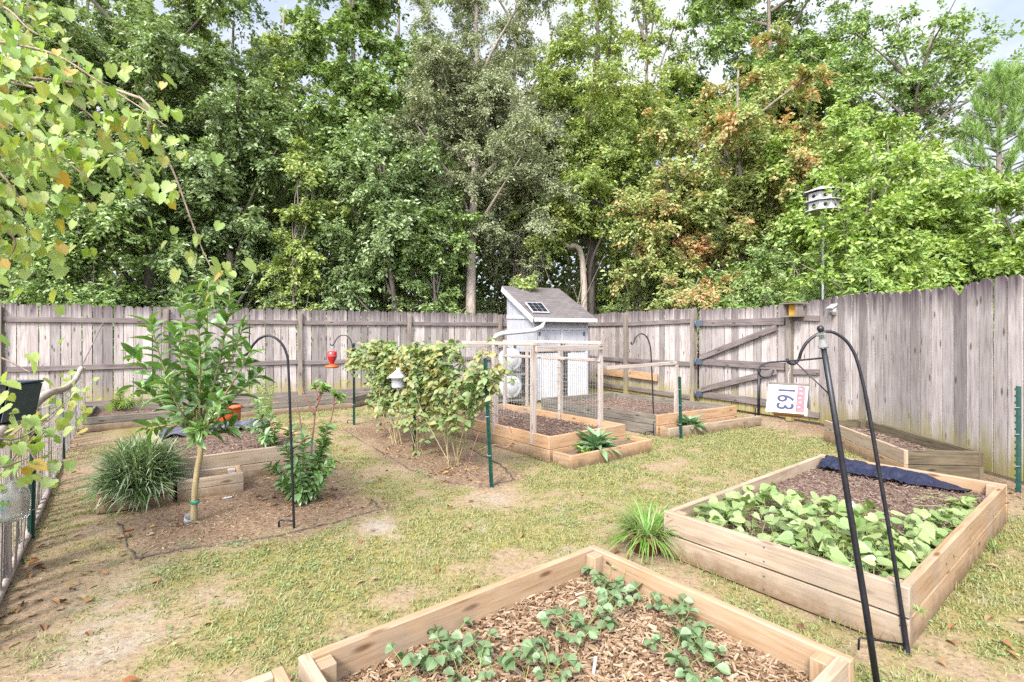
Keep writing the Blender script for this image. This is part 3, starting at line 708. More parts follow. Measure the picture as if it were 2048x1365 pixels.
# orange patch boards nailed low on the section
pa = thing('patch_board', 'fresh orange board nailed low on the fence left of the gate', 'board', tuple(FR + dr * 3.9))
for (a, b, mt) in ((3.42, 4.35, 'pine_orange'), (4.50, 5.6, 'pine_orange')):
    MB().plank(FR + dr * a + inr * .062 + V(0, 0, .47), FR + dr * b + inr * .062 + V(0, 0, .49), (0, 0, 1), .16, .03).build('board', M[mt], pa, .004)
# gate
gp = FR + dr * (g0 + g1) / 2
gt = thing('garden_gate', 'wide grey board gate with two diagonal braces and steel strap hinges', 'gate', (gp.x, gp.y, 0))
ga, gb2 = FR + dr * g0, FR + dr * g1
pickets(ga, gb2, -inr, 'picket_panel', gt, top=1.86)
for z in (1.60, .86, .24):
    MB().plank(ga + inr * .022 + V(0, 0, z), gb2 + inr * .022 + V(0, 0, z), (0, 0, 1), .12, .038).build('rail', M['rail'], gt, .004)
for (za, zb) in ((1.50, .95), (.78, .33)):
    MB().plank(ga + dr * .12 + inr * .0605 + V(0, 0, za), gb2 - dr * .12 + inr * .0605 + V(0, 0, zb), (0, 0, 1), .10, .034).build('brace', M['rail'], gt, .004)
for z in (1.60, .86, .24):
    mb = MB(); mb.plank(gb2 - dr * .14 + inr * .045 + V(0, 0, z), gb2 + dr * .03 + inr * .10 + V(0, 0, z), (0, 0, 1), .10, .012)
    mb.tube([gb2 + inr * .095 + V(0, 0, z - .075), gb2 + inr * .095 + V(0, 0, z + .075)], .014, 8)
    mb.build('hinge', M['steel'], gt)
# right fence, its plain side to the garden
rth = fence('tall grey board fence on the right showing its flat face with dark stained tops', V(4.70, 7.70, 0), V(4.70, -1.5, 0), V(1, 0, 0), [], rails=False, notch_at=16, rise=lambda k: .02 * math.sin(k * 23) + .012)
# moss stain is in the wood material; posts behind it
# ------------------------------------------------------------------ shed
S0 = V(.448, 10.3, 0); sa = V(math.cos(R(27)), math.sin(R(27)), 0); sbk = V(-sa.y, sa.x, 0)
sw, sdp = 1.32, 1.22
shed = thing('garden_shed', 'small lilac grey shed with sloping shingle roof in the fence corner', 'shed', tuple(S0))
zf, zb = 1.70, 2.34
def wallprism(mb, a, b, zs, thick_dir, t=.02):
    (z0a, z1a, z0b, z1b) = zs
    vs = [a + V(0, 0, z0a), b + V(0, 0, z0b), b + V(0, 0, z1b), a + V(0, 0, z1a)]
    vs = vs + [v + thick_dir * t for v in vs]
    mb.add(vs, [(0, 1, 2, 3), (7, 6, 5, 4), (0, 4, 5, 1), (1, 5, 6, 2), (2, 6, 7, 3), (3, 7, 4, 0)], [[(0, 0), (1, 0), (1, 1), (0, 1)]] * 6)
mb = MB()
z0 = 1.02
wallprism(mb, S0, S0 + sa * sw, (z0, zf, z0, zf), sbk)
wallprism(mb, S0 + sbk * .02, S0 + sbk * sdp, (z0, zf, z0, zb), sa)
wallprism(mb, S0 + sa * sw + sbk * .02, S0 + sa * sw + sbk * sdp, (z0, zf, z0, zb), -sa)
wallprism(mb, S0 + sbk * sdp, S0 + sa * sw + sbk * sdp, (0.05, zb, .05, zb), sbk)
mb.plank(S0 + sbk * .03 + sa * .66 + V(0, 0, z0 + .02), S0 + sbk * 1.2 + sa * .66 + V(0, 0, z0 + .02), sa, 1.26, .04)
mb.build('wall', M['shed'], shed)
# roof slab
ov = .10
rs = [S0 - sbk * .17 - sa * ov + V(0, 0, zf - .01), S0 - sbk * .17 + sa * (sw + ov) + V(0, 0, zf - .01), S0 + sbk * (sdp + .08) + sa * (sw + ov) + V(0, 0, zb + .10), S0 + sbk * (sdp + .08) - sa * ov + V(0, 0, zb + .10)]
mb = MB(); up = V(0, 0, .045); vs = rs + [p + up for p in rs]; wl = (rs[1] - rs[0]).length; dl_ = (rs[3] - rs[0]).length
mb.add(vs, [(4, 5, 6, 7), (3, 2, 1, 0), (0, 1, 5, 4), (1, 2, 6, 5), (2, 3, 7, 6), (3, 0, 4, 7)],
       [[(0, 0), (wl, 0), (wl, dl_), (0, dl_)]] * 2 + [[(0, 0), (1, 0), (1, .045), (0, .045)]] * 4)
roof = mb.build('roof', M['roof'], shed)
mb = MB()
for (p, q) in ((rs[0], rs[3]), (rs[1], rs[2])):
    mb.plank(p + V(0, 0, -.03) + (q - p).normalized() * .02, q + V(0, 0, -.03), (0, 0, 1), .11, .022)
mb.build('barge_board', M['trim'], shed)
mb = MB(); mb.plank(rs[0] - sbk * .035 + V(0, 0, -.012), rs[1] - sbk * .035 + V(0, 0, -.012), (0, 0, 1), .085, .06); mb.build('gutter', M['trim'], shed, .01)
MB().plank(S0 - sa * .012 + sbk * .02 + V(0, 0, 1.74), S0 - sa * .012 + sbk * sdp + V(0, 0, 1.78), (0, 0, 1), .075, .02).build('trim_band', M['trim'], shed)
for q in (S0 - sbk * .012 + sa * .03, S0 - sbk * .012 + sa * (sw - .03)):
    MB().plank(q + V(0, 0, .02), q + V(0, 0, zf - .03), sa, .07, .022).build('corner_trim', M['shed'], shed)
MB().plank(S0 - sbk * .008 + sa * .07 + V(0, 0, 1.50), S0 - sbk * .008 + sa * (sw - .07) + V(0, 0, 1.50), (0, 0, 1), .045, .014).build('trim_band', M['trim'], shed)
for k in range(2):
    a = S0 + sa * (.08 + k * .59) - sbk * .014; b = a + sa * .57
    do = MB().plank(a + V(0, 0, 1.25), b + V(0, 0, 1.25), (0, 0, 1), .44, .018).build('door', M['shed'], shed, .004)
    hx = (a if k == 0 else b) + (sa * .03 if k == 0 else -sa * .03)
    MB().plank(hx - sbk * .014 + V(0, 0, 1.36), hx - sbk * .014 + V(0, 0, 1.44), sa, .04, .008).build('hinge', M['steel'], do)
    MB().plank(hx - sbk * .014 + V(0, 0, 1.08), hx - sbk * .014 + V(0, 0, 1.16), sa, .04, .008).build('hinge', M['steel'], do)
    kx = (b if k == 0 else a) + (-sa * .035 if k == 0 else sa * .035)
    MB().lathe(kx - sbk * .012 + V(0, 0, 1.2), [(0, 0), (.018, .004), (.022, .018), (.012, .03), (0, .032)], 12, -sbk).build('knob', M['steel'], do)
MB().plank(S0 + sa * .655 - sbk * .026 + V(0, 0, 1.03), S0 + sa * .655 - sbk * .026 + V(0, 0, 1.50), sa, .05, .014).build('door_strip', M['trim'], shed)
# lower storey: white fluted sheets on either side of a dark meshed opening
for (a, b) in ((.07, .60), (.82, 1.27)):
    mb = MB(); n = int((b - a) / .026)
    pts = []
    for i in range(n + 1):
        pts.append(S0 + sa * (a + (b - a) * i / n) - sbk * (.012 + .022 * (i % 2)))
    vs = [p + V(0, 0, z) for z in (.05, 1.0) for p in pts]
    mb.add(vs, [(i, i + 1, n + 2 + i, n + 1 + i) for i in range(n)]); 
    vs2 = [v + sbk * .03 for v in (pts[0] + V(0, 0, .05), pts[-1] + V(0, 0, .05), pts[-1] + V(0, 0, 1.0), pts[0] + V(0, 0, 1.0))]
    mb.add(vs2, [(0, 1, 2, 3)])
    mb.build('fluted_sheet', M['white'], shed)
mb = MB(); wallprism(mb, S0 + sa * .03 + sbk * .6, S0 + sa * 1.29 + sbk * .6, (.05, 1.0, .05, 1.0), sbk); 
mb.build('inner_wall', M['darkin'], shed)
mb = MB()
for i in range(7): mb.tube([S0 + sa * (.60 + .22 * i / 6) + V(0, 0, .05), S0 + sa * (.60 + .22 * i / 6) + V(0, 0, 1.0)], .0022, 4, cap=False)
for i in range(12): mb.tube([S0 + sa * .60 + V(0, 0, .08 + .08 * i), S0 + sa * .82 + V(0, 0, .08 + .08 * i)], .0022, 4, cap=False)
mb.build('wire_mesh', M['wire'], shed)
# downpipe from the gutter to the barrels
gp0 = rs[0] + sa * .22 - sbk * .035
dp = [gp0 + V(0, 0, -.03), gp0 + V(-.02, 0, -.10), P(1083, 655, 10.0), P(1068, 661, 9.95), P(1040, 664, 9.9), P(1006, 667, 9.85), P(994, 671, 9.85), P(988, 680, 9.85), P(987, 692, 9.85)]
mb = MB(); mb.tube(dp, [.035, .038, .045, .045, .045, .045, .045, .045, .045], 12); mb.build('downpipe', M['white'], shed)
# solar panel on the roof
rn = (rs[1] - rs[0]).cross(rs[3] - rs[0]).normalized(); rup = (rs[3] - rs[0]).normalized(); rx = (rs[1] - rs[0]).normalized()
rp = rs[0] + rx * .25 + rup * .36 + V(0, 0, .045) + rn * .05
sp = thing('solar_panel', 'small solar panel tilted on the shed roof', 'solar panel', tuple(rp))
tx = rx; ty = (rup + rn * .12).normalized()
mb = MB()
mb.plank(rp - tx * .20, rp + tx * .20, ty, .40, .02); mb.build('frame', M['trim'], sp, .003)
mb = MB(); nn = tx.cross(ty)
for i in range(3):
    for j in range(3):
        c = rp + tx * (-.12 + .12 * i) + ty * (-.12 + .12 * j) + nn * .0125
        mb.plank(c - tx * .055, c + tx * .055, ty, .11, .004)
mb.build('solar_cell', M['panel'], sp)
mb = MB(); mb.plank(rp + ty * .1 - nn * .06, rp + ty * .1 - nn * .008, tx, .03, .02); mb.plank(rp - ty * .1 - nn * .05, rp - ty * .1 - nn * .008, tx, .03, .02); mb.build('bracket', M['steel'], sp)
# two white water barrels lying in a rack
rk = P(1022, 760, 9.7); rk.z = 0
rack = thing('barrel_rack', 'timber rack holding the two white barrels beside the shed', 'rack', tuple(rk))
rx_ = V(.93, .37, 0).normalized(); ry = V(-rx_.y, rx_.x, 0)
for sx in (-.33, .33):
    for sy in (0, .62):
        MB().plank(rk + rx_ * sx + ry * sy, rk + rx_ * sx + ry * sy + V(0, 0, 1.22), rx_, .05, .05).build('leg', M['whitewood'], rack)
for z in (.12, .62, 1.2):
    MB().plank(rk - rx_ * .36 + ry * .3 + V(0, 0, z), rk + rx_ * .36 + ry * .3 + V(0, 0, z), ry, .62, .03).build('shelf', M['grey_board'], rack)
for i, zc in enumerate((.38, .90)):
    bc = rk + V(0, 0, zc)
    ba = thing('water_barrel', ['lower of the two white barrels stacked beside the shed', 'upper white barrel fed by the downpipe beside the shed'][i], 'barrel', tuple(bc), 'white barrels in the rack')
    mb = MB(); pr = [(0, .0), (.13, .0), (.14, .012), (.19, .012), (.215, .02), (.235, .06), (.24, .2), (.232, .21), (.24, .22), (.24, .45), (.215, .6), (0, .6)]
    mb.lathe(bc - ry * .03, pr, 28, ry); mb.build('drum', M['white'], ba)
    MB().lathe(bc - ry * .03 + V(.0, 0, .1), [(.0, -.03), (.04, -.03), (.045, -.004), (.045, .01)], 14, ry).build('bung', M['trim'], ba)
    mb = MB(); mb.tube([bc - ry * .03 - V(0, 0, .16), bc - ry * .10 - V(0, 0, .16), bc - ry * .12 - V(0, 0, .2)], .014, 8); mb.build('tap', M['hose'], ba)

# ------------------------------------------------------------------ trellis on the centre bed
tz = 1.255
tr = thing('wire_trellis', 'pale timber trellis frame with wire netting on the centre bed', 'trellis', tuple(c0 + u * .6 + vb * 1.2))
def tpt(side, t_): return (c0 + u * (.03 if side == 0 else 1.24) + vb * t_)
posts = {0: (.30, 1.02, 2.38), 1: (.38, 1.12, 2.38)}
for s_ in (0, 1):
    for t_ in posts[s_]:
        p = tpt(s_, t_); MB().plank(p + V(0, 0, .15), p + V(0, 0, tz), u, .062, .045).build('post', M['whitewood'], tr, .003)
    a, b = tpt(s_, posts[s_][0] - .03), tpt(s_, 2.41)
    MB().plank(a + V(0, 0, tz + .022), b + V(0, 0, tz + .022), u, .062, .04).build('top_rail', M['whitewood'], tr, .003)
    if s_: MB().plank(a + V(0, 0, tz - .20) - u * .04, b + V(0, 0, tz - .20) - u * .04, (0, 0, 1), .04, .02).build('mid_rail', M['whitewood'], tr, .003)
MB().plank(tpt(0, .30) + V(0, 0, tz - .035) - vb * .04, tpt(1, .38) + V(0, 0, tz - .035) - vb * .04, (0, 0, 1), .062, .03).build('cross_rail', M['whitewood'], tr, .003)
MB().plank(tpt(0, 2.38) + V(0, 0, tz - .035) + vb * .04, tpt(1, 2.38) + V(0, 0, tz - .035) + vb * .04, (0, 0, 1), .062, .03).build('cross_rail', M['whitewood'], tr, .003)
def netting(a, b, zlo, zhi, sx, sz, r, name, th, mat, jit=.004):
    mb = MB(); Ln = (b - a).length; d = (b - a) / Ln; nn = V(-d.y, d.x, 0)
    for i in range(int(Ln / sx) + 1):
        p = a + d * (i * sx); j = [random.uniform(-jit, jit) for _ in range(4)]
        mb.tube([p + d * j[0] + V(0, 0, zlo), p + d * j[1] + nn * j[2] + V(0, 0, (zlo + zhi) / 2), p + d * j[3] + V(0, 0, zhi)], r, 3, cap=False)
    for i in range(int((zhi - zlo) / sz) + 1):
        z = zlo + i * sz
        mb.tube([a.lerp(b, k / 6) + V(0, 0, z + random.uniform(-jit, jit)) for k in range(7)], r, 3, cap=False)
    return mb.build(name, mat, th)
netting(tpt(0, .30) - u * .036, tpt(0, 2.38) - u * .036, .42, tz, .05, .10, .0016, 'wire_netting', tr, M['wire'])
netting(tpt(1, .38) - u * .036, tpt(1, 2.38) - u * .036, .33, tz, .05, .10, .0016, 'wire_netting', tr, M['wire'])
# low arch frame from the trellis to the next bed
fa = tpt(1, .30) + u * .045; fb = V(2.31, 7.12, 0)
fr2 = thing('crop_frame', 'slim pale rail and post frame right of the wire trellis', 'frame', (fb.x, fb.y, 0))
MB().plank(fa + V(0, 0, .955), fb + V(0, 0, .985), (0, 0, 1), .045, .04).build('top_rail', M['whitewood'], fr2, .003)
MB().plank(fb + V(0, 0, .1), fb + V(0, 0, .96), u, .06, .04).build('post', M['whitewood'], fr2, .003)

# ------------------------------------------------------------------ steel T-posts
def tpost(label, px, py, ztop, lean=(0, 0), mat='tgreen', group='green steel posts'):
    b = G(px, py); e = b + V(lean[0], lean[1], ztop)
    th = thing('steel_post', label, 'post', tuple(b), group)
    mb = MB(); s = V(.8, .6, 0)
    mb.plank(b, e, s, .036, .006); n = s.cross(V(0, 0, 1))
    mb.plank(b + n * .0165, e + n * .0165, n, .027, .005)
    mb.build('shaft', M[mat], th)
    mb = MB(); k = int(ztop / .055)
    for i in range(k):
        p = b.lerp(e, (i + .5) / k) - n * .006
        mb.plank(p - V(0, 0, .009), p + V(0, 0, .009), s, .012, .012)
    mb.build('stud', M[mat], th)
    mb = MB()
    for f in (.25, .55, .8):
        p = b.lerp(e, f); mb.tube([p + V(.024 * math.cos(a), .024 * math.sin(a), 0) for a in np.linspace(0, 6.28, 9)], .002, 4)
    mb.build('wire_tie', M['wire'], th)
tpost('green steel post nearest the camera at the front end of the brambles', 983, 976, 1.17, (-.06, .0))
tpost('green steel post in the middle of the brambles', 829, 902, 1.2)
tpost('green steel post at the back end of the brambles under the red feeder hook', 708, 850, 1.25)
tpost('green steel post standing clear in front of the right fence', 2033, 985, .93)
tpost('green steel post in front of the crop frame', 1361, 880, .83, (-.02, 0))
tpost('farther green steel post in the low netting fence at the left', 127, 920, .80, (-.03, 0))
tpost('nearer green steel post in the low netting fence by the plastic jug', 62, 1078, .80, (.02, 0))

# ------------------------------------------------------------------ shepherd hooks
def smooth(pts, k=5):
    pts = [Vector(p) for p in pts]; o = []
    for i in range(len(pts) - 1):
        p0, p1, p2, p3 = pts[max(i - 1, 0)], pts[i], pts[i + 1], pts[min(i + 2, len(pts) - 1)]
        for j in range(k):
            t = j / k
            o.append(.5 * ((2 * p1) + (p2 - p0) * t + (2 * p0 - 5 * p1 + 4 * p2 - p3) * t * t + (3 * p1 - p0 - 3 * p2 + p3) * t ** 3))
    o.append(pts[-1]); return o
def hook(label, base, pts, d, r, step=True):
    b = G(*base); th = thing('shepherd_hook', label, 'garden hook', tuple(b))
    path = [b - V(0, 0, .05), b + V(0, 0, .02)] + [P(x, y, d + (k[0] if k else 0)) for (x, y, *k) in pts]
    MB().tube(smooth(path), r, 8).build('rod', M['black'], th)
    if step:
        mb = MB(); q = b + V(0, 0, .055); mb.tube([q, q + V(-.10, .015, 0), q + V(-.115, .017, -.01), q + V(-.115, .017, -.1)], r * .8, 6); mb.build('foot_prong', M['black'], th)
    return th
hook('tall black shepherd hook standing in front of the citrus shrub', (588, 1058), [(583, 900), (577, 740), (572, 705), (560, 684), (540, 672), (520, 677), (505, 692), (497, 706), (488, 711), (480, 706), (479, 697)], 3.6, .0085)
hook('thin black shepherd hook holding the red feeder at the back', (709, 848), [(707, 780), (706, 710), (703, 685), (696, 674), (686, 671), (676, 675), (669, 686), (664, 692), (660, 688)], 7.7, .008)
hook('empty black shepherd hook in front of the grey weathered bed', (1308, 872), [(1306, 800), (1302, 710), (1298, 684), (1290, 671), (1281, 668), (1272, 675), (1267, 686), (1263, 689), (1262, 684)], 6.95, .0095)
# plain dark stake behind
sb_ = G(1517, 850); stk = thing('garden_stake', 'dark double pronged stake standing on bare ground in front of the gate', 'stake', tuple(sb_))
MB().tube([sb_, P(1518, 738, 7.75)], .022, 8).build('rod', M['black'], stk)
MB().tube([sb_ + V(-.05, 0, 0), sb_ + V(-.05, 0, .26), sb_ + V(0, 0, .3)], .01, 6).build('foot_prong', M['black'], stk)
# thick stand with ball finial and bracket arm
th = thing('hanging_stand', 'thick black leaning stand with ball finial and curled bracket arm', 'stand', (1.36, 1.9, 0))
bb = V(1.385, 1.90, 0); tt = P(1647, 695, 1.95)
MB().tube([bb - V(0, 0, .03), bb.lerp(tt, .25), bb.lerp(tt, .5), bb.lerp(tt, .75), tt], [.0118, .0116, .0112, .0106, .0100], 14).build('pole', M['black'], th)
ax = (tt - bb).normalized()
MB().lathe(tt - ax * .006, [(.010, 0), (.0185, .003), (.0195, .012), (.0135, .022), (.0115, .046), (.0165, .052), (.0165, .060), (.008, .063)], 18, ax).build('collar', M['clear'], th)
MB().lathe(tt + ax * .03, [(0, 0), (.007, 0), (.007, .020), (.010, .024), (.006, .028), (.0105, .034), (.0125, .042), (.0105, .050), (.006, .0535), (0, .0545)], 18, ax).build('finial', M['black'], th)
mb = MB(); arm = [P(1650, 716, 1.955), P(1620, 719, 2.0), P(1585, 722, 2.05), P(1555, 724, 2.09), P(1535, 726, 2.11), P(1521, 733, 2.12), P(1517, 743, 2.12), P(1521, 752, 2.12), P(1531, 756, 2.12), P(1540, 753, 2.12), P(1546, 744, 2.12), P(1547, 740, 2.12)]
mb.tube(smooth(arm, 4), .0036, 8); mb.build('bracket_arm', M['black'], th)
MB().tube([P(1588, 722, 2.045), P(1664, 794, 1.945)], .0024, 8).build('brace', M['black'], th)
# thinner shepherd hook beside it
hb = G(1817, 1312)
th2 = thing('shepherd_hook', 'leaning black shepherd hook with arched top at the near bed corner', 'garden hook', tuple(hb))
hp = [hb - V(0, 0, .05), P(1812, 1285, 2.2), P(1788, 1120, 2.21), P(1756, 930, 2.23), P(1733, 800, 2.25), P(1718, 735, 2.26), P(1706, 702, 2.27), P(1688, 678, 2.28), P(1662, 664, 2.29), P(1637, 668, 2.3), P(1615, 684, 2.31), P(1603, 703, 2.32), P(1597, 720, 2.33), P(1588, 728, 2.33), P(1578, 726, 2.33), P(1574, 718, 2.33)]
MB().tube(smooth(hp, 4), [.0115] * 6 + [.0085] * 11 + [.0068] * (len(smooth(hp, 4)) - 17), 10).build('rod', M['black'], th2)
MB().tube([P(1812, 1290, 2.2), P(1722, 1276, 2.17), P(1718, 1279, 2.17), P(1717, 1300, 2.17)], .0045, 8).build('foot_prong', M['black'], th2)

# ------------------------------------------------------------------ number plate birdhouse
bd = 2.33
hz_ = P(1578, 770, bd)
bh = thing('birdhouse', 'hanging birdhouse roofed with a white plate reading 163', 'birdhouse', tuple(hz_))
k = bd / F
xr = V(.80, -.60, 0).normalized(); yb = V(-xr.y, xr.x, 0)
ridge = P(1577, 770, bd)
hw = 35 * k
fdir = (-yb * .72 - V(0, 0, 1.0)).normalized(); bdir = (yb * .72 - V(0, 0, 1.0)).normalized(); rl = 64 * k
def slab(mb, c0_, a, b, t, nrm): # c0_ corner; a,b edge vectors
    vs = [c0_, c0_ + a, c0_ + a + b, c0_ + b]; vs += [v + nrm * t for v in vs]
    mb.add(vs, [(3, 2, 1, 0), (4, 5, 6, 7), (0, 1, 5, 4), (1, 2, 6, 5), (2, 3, 7, 6), (3, 0, 4, 7)])
nf = xr.cross(fdir); nf = nf if nf.y < 0 else -nf
nb = -xr.cross(bdir); nb = nb if nb.y > 0 else -nb
mb = MB(); slab(mb, ridge - xr * hw, xr * 2 * hw, fdir * rl, .002, nf); rp1 = mb.build('roof_plate', M['white'], bh)
mb = MB(); slab(mb, ridge - xr * hw, xr * 2 * hw, bdir * rl, .002, nb); mb.build('roof_plate', M['white'], bh)
MB().plank(ridge - xr * (hw + .002) + V(0, 0, .004), ridge + xr * (hw + .002) + V(0, 0, .004), yb, .012, .006).build('ridge_cap', M['grey_board'], bh)
mb = MB(); slab(mb, ridge + xr * (hw * .48) + fdir * .006 + nf * .0024, xr * hw * .40, fdir * (rl * .90), .0008, nf); mb.build('red_print', M['redink'], bh)
mb = MB()
for i in range(5): slab(mb, ridge + xr * (hw * (.58 + .03 * (i % 2))) + fdir * (rl * (.12 + .16 * i)) + nf * .0034, xr * hw * .12, fdir * rl * .035, .0006, nf)
mb.build('white_print', M['white'], bh)
# gable ends, floor
for sgn, mt in ((1, 'whitewood'), (-1, 'whitewood')):
    mb = MB(); c = ridge + xr * sgn * (hw - .012); tb_ = [c + V(0, 0, -.008), c + fdir * rl * .92, c + bdir * rl * .92]
    hole = .35
    vs = tb_ + [p + xr * sgn * .006 for p in tb_]
    mb.add(vs, [(0, 1, 2), (5, 4, 3), (0, 3, 4, 1), (1, 4, 5, 2), (2, 5, 3, 0)]); mb.build('gable', M['grey_board'] if sgn > 0 else M[mt], bh)
fc = ridge + (fdir + bdir) * rl * .5
MB().plank(fc - xr * hw * .75 + V(0, 0, -.008), fc + xr * hw * .75 + V(0, 0, -.008), yb, .085, .012).build('floor', M['yellow'], bh)
MB().plank(fc - xr * hw * .7 + V(0, 0, -.019), fc + xr * hw * .7 + V(0, 0, -.019), yb, .07, .008).build('floor', M['terracotta'], bh)
for dx in (.9, ): MB().plank(ridge + xr * hw * 1.0 + fdir * rl * .80, ridge + xr * hw * 1.0 + fdir * rl * 1.0 + V(0, 0, -.01), yb, .02, .012).build('leg', M['whitewood'], bh)
MB().tube(smooth([P(1578, 726, 2.33), P(1580, 740, 2.33), P(1576, 752, 2.33), P(1578, 770, 2.33)], 4), .0016, 6).build('hanger_wire', M['wire'], bh)
def lettering(txt, size, M4, mat, name, parent, depth=.0006):
    cu = bpy.data.curves.new(name, 'FONT'); cu.body = txt; cu.size = size; cu.extrude = depth; cu.align_x = 'CENTER'; cu.align_y = 'CENTER'; cu.space_character = 1.02; cu.offset = size * .012
    tmp = bpy.data.objects.new('tmp', cu); COL.objects.link(tmp); bpy.context.view_layer.update()
    me = bpy.data.meshes.new_from_object(tmp.evaluated_get(bpy.context.evaluated_depsgraph_get()))
    bpy.data.objects.remove(tmp); me.transform(M4); me.materials.clear(); me.materials.append(mat); me.name = name
    return link(name, me, None, parent)
lc = ridge - xr * hw * .10 + fdir * rl * .50 + nf * .0032
# letters read downward: text x-axis runs down the slope, text y-axis to the right
mt4 = Matrix.Identity(4); tx_, ty_ = fdir, xr; tz_ = tx_.cross(ty_)
if tz_.dot(nf) < 0: tz_ = nf
for i, vv in enumerate((tx_ * .92, ty_ * 1.10, nf)):
    for j in range(3): mt4[j][i] = vv[j]
for j in range(3): mt4[j][3] = lc[j]
lettering('163', rl * .60, mt4, M['ink'], 'number', bh)

# birdhouse and lamp on the fence
q = FR + dr * .33 + inr * .06 + V(0, 0, 1.77)
bf = thing('birdhouse', 'square wooden nest box with ochre opening on the fence by the gate', 'birdhouse', tuple(q))
mb = MB(); c = q + inr * .09
mb.plank(c - dr * .10 + V(0, 0, -.09), c - dr * .10 + V(0, 0, .09), inr, .17, .02); mb.plank(c + dr * .10 + V(0, 0, -.09), c + dr * .10 + V(0, 0, .09), inr, .17, .02)
mb.plank(c - dr * .125 + V(0, 0, -.10), c + dr * .125 + V(0, 0, -.10), inr, .19, .02); mb.build('box', M['post'], bf)
MB().plank(c - dr * .14 + V(0, 0, .10), c + dr * .14 + V(0, 0, .10), inr, .24, .02).build('roof', M['grey_board'], bf)
MB().plank(c - dr * .088 + inr * .03, c + dr * .05 + inr * .03, (0, 0, 1), .178, .015).build('front', M['yellow'], bf)
q = V(4.70 - .06, 7.35, 1.76)
sl_ = thing('fence_lamp', 'small white solar lamp fixed high on the right fence', 'lamp', tuple(q))
MB().plank(q + V(.03, -.07, .05), q + V(.03, .07, .05), (-.8, 0, -.6), .17, .02).build('panel', M['white'], sl_, .003)
MB().plank(q + V(.03, -.05, -.07), q + V(.03, .05, -.07), (1, 0, 0), .07, .05).build('lamp_body', M['grey_board'], sl_, .003)
MB().plank(q + V(.02, -.045, .0), q + V(.02, .045, .0), (0, 0, 1), .10, .05).build('housing', M['white'], sl_, .003)

# martin house on a pole behind the fence
mc = P(1646, 406, 8.9)
mh = thing('martin_house', 'white two storey purple martin house on a pole among the leaves', 'birdhouse', (mc.x, mc.y, 0))
MB().tube([V(mc.x, mc.y, 0), V(mc.x, mc.y, mc.z - .15)], .02, 10).build('pole', M['wire'], mh)
for j, z in enumerate((-.15, .015)):
    mb = MB(); mb.lathe(mc + V(0, 0, z), [(0, 0), (.25, 0), (.25, .14), (0, .15)], 8, smooth=False); st = mb.build('storey', M['white'], mh)
    mb = MB(); mb.lathe(mc + V(0, 0, z - .012), [(0, 0), (.315, 0), (.315, .012), (0, .0121)], 8, smooth=False); mb.build('ledge', M['trim'], mh)
    for i in range(8):
        mb = MB(); a = math.pi / 8 + i * math.pi / 4 ; n_ = V(math.cos(a), math.sin(a), 0)
        x_ = V(0, 0, 1).orthogonal()
        mb.lathe(mc + n_ * .224 + V(0, 0, z + .075), [(0, .012), (.032, .012), (.032, .0)], 12, n_)
        mb.build('entrance_hole', M['darkin'], st)
mb = MB(); mb.lathe(mc + V(0, 0, .17), [(.33, 0), (.33, .012), (.0, .14)], 8, smooth=False); mb.build('roof', M['trim'], mh)

# ------------------------------------------------------------------ hanging feeders
fq = P(664, 692, 7.7)
hf = thing('hummingbird_feeder', 'red glass hummingbird feeder on the thin hook', 'bird feeder', tuple(fq))
fb_ = P(664, 736, 7.7)
MB().lathe(fb_, [(0, .06), (.03, .06), (.035, .09), (.06, .12), (.072, .18), (.07, .235), (.05, .25), (0, .25)], 18).build('bottle', M['red'], hf)
MB().lathe(fb_, [(0, 0), (.09, .0), (.105, .015), (.10, .03), (.05, .045), (.03, .06), (0, .06)], 18).build('base', M['orange'], hf)
MB().lathe(fb_, [(.072, .17), (.076, .172), (.076, .185), (.071, .187)], 18).build('band', M['terracotta'], hf)
MB().tube([fb_ + V(0, 0, .25), fq], .003, 5).build('hanger_wire', M['wire'], hf)
jq = P(797, 735, 5.9)
jf = thing('jug_feeder', 'cream plastic jug feeder hung among the brambles', 'bird feeder', tuple(jq))
MB().lathe(jq + V(0, 0, -.24), [(0, 0), (.075, 0), (.08, .02), (.08, .11), (.115, .12), (.11, .14), (.06, .18), (.025, .21), (.025, .24), (0, .24)], 16).build('jug', M['trim'], jf)
MB().tube(smooth([jq + V(-.05, 0, -.05), jq + V(-.03, 0, .05), jq + V(0, 0, .1), jq + V(.03, 0, .05), jq + V(.05, 0, -.05)], 3), .004, 6).build('handle', M['yellow'], jf)
MB().tube([jq + V(0, 0, .1), jq + V(0, 0, .36)], .002, 5).build('hanger_wire', M['wire'], jf)

# ------------------------------------------------------------------ low netting fence at the left
n0, n1 = V(-6.98, 8.2, 0), V(-2.15, 1.95, 0)
nf_ = thing('netting_fence', 'low white netting fence with pale bent top rail along the left side', 'fence', tuple((n0 + n1) / 2))
nd = (n1 - n0).normalized()
MB().plank(n0, n0 + V(0, 0, .85), nd, .10, .10).build('post', M['whitewood'], nf_, .005)
for f in (.33, .62, .86):
    p = n0.lerp(n1, f); MB().plank(p, p + V(0, 0, .80), nd, .045, .045).build('post', M['whitewood'], nf_, .003)
tops = [n0 + V(0, 0, .84), n0.lerp(n1, .06) + V(0, 0, .80), n0.lerp(n1, .2) + V(0, 0, .74), n0.lerp(n1, .4) + V(0, 0, .77), n0.lerp(n1, .6) + V(0, 0, .86), n0.lerp(n1, .8) + V(0, 0, .86), n1 + V(0, 0, .85)]
MB().tube(smooth(tops, 6), .034, 8).build('top_rail', M['branchwood'], nf_)
MB().tube([n0.lerp(n1, .45) + V(.0, 0, .02), n0.lerp(n1, .7) + V(0.02, 0, .03), n1 + V(0, 0, .02)], .022, 6).build('bottom_rail', M['whitewood'], nf_)
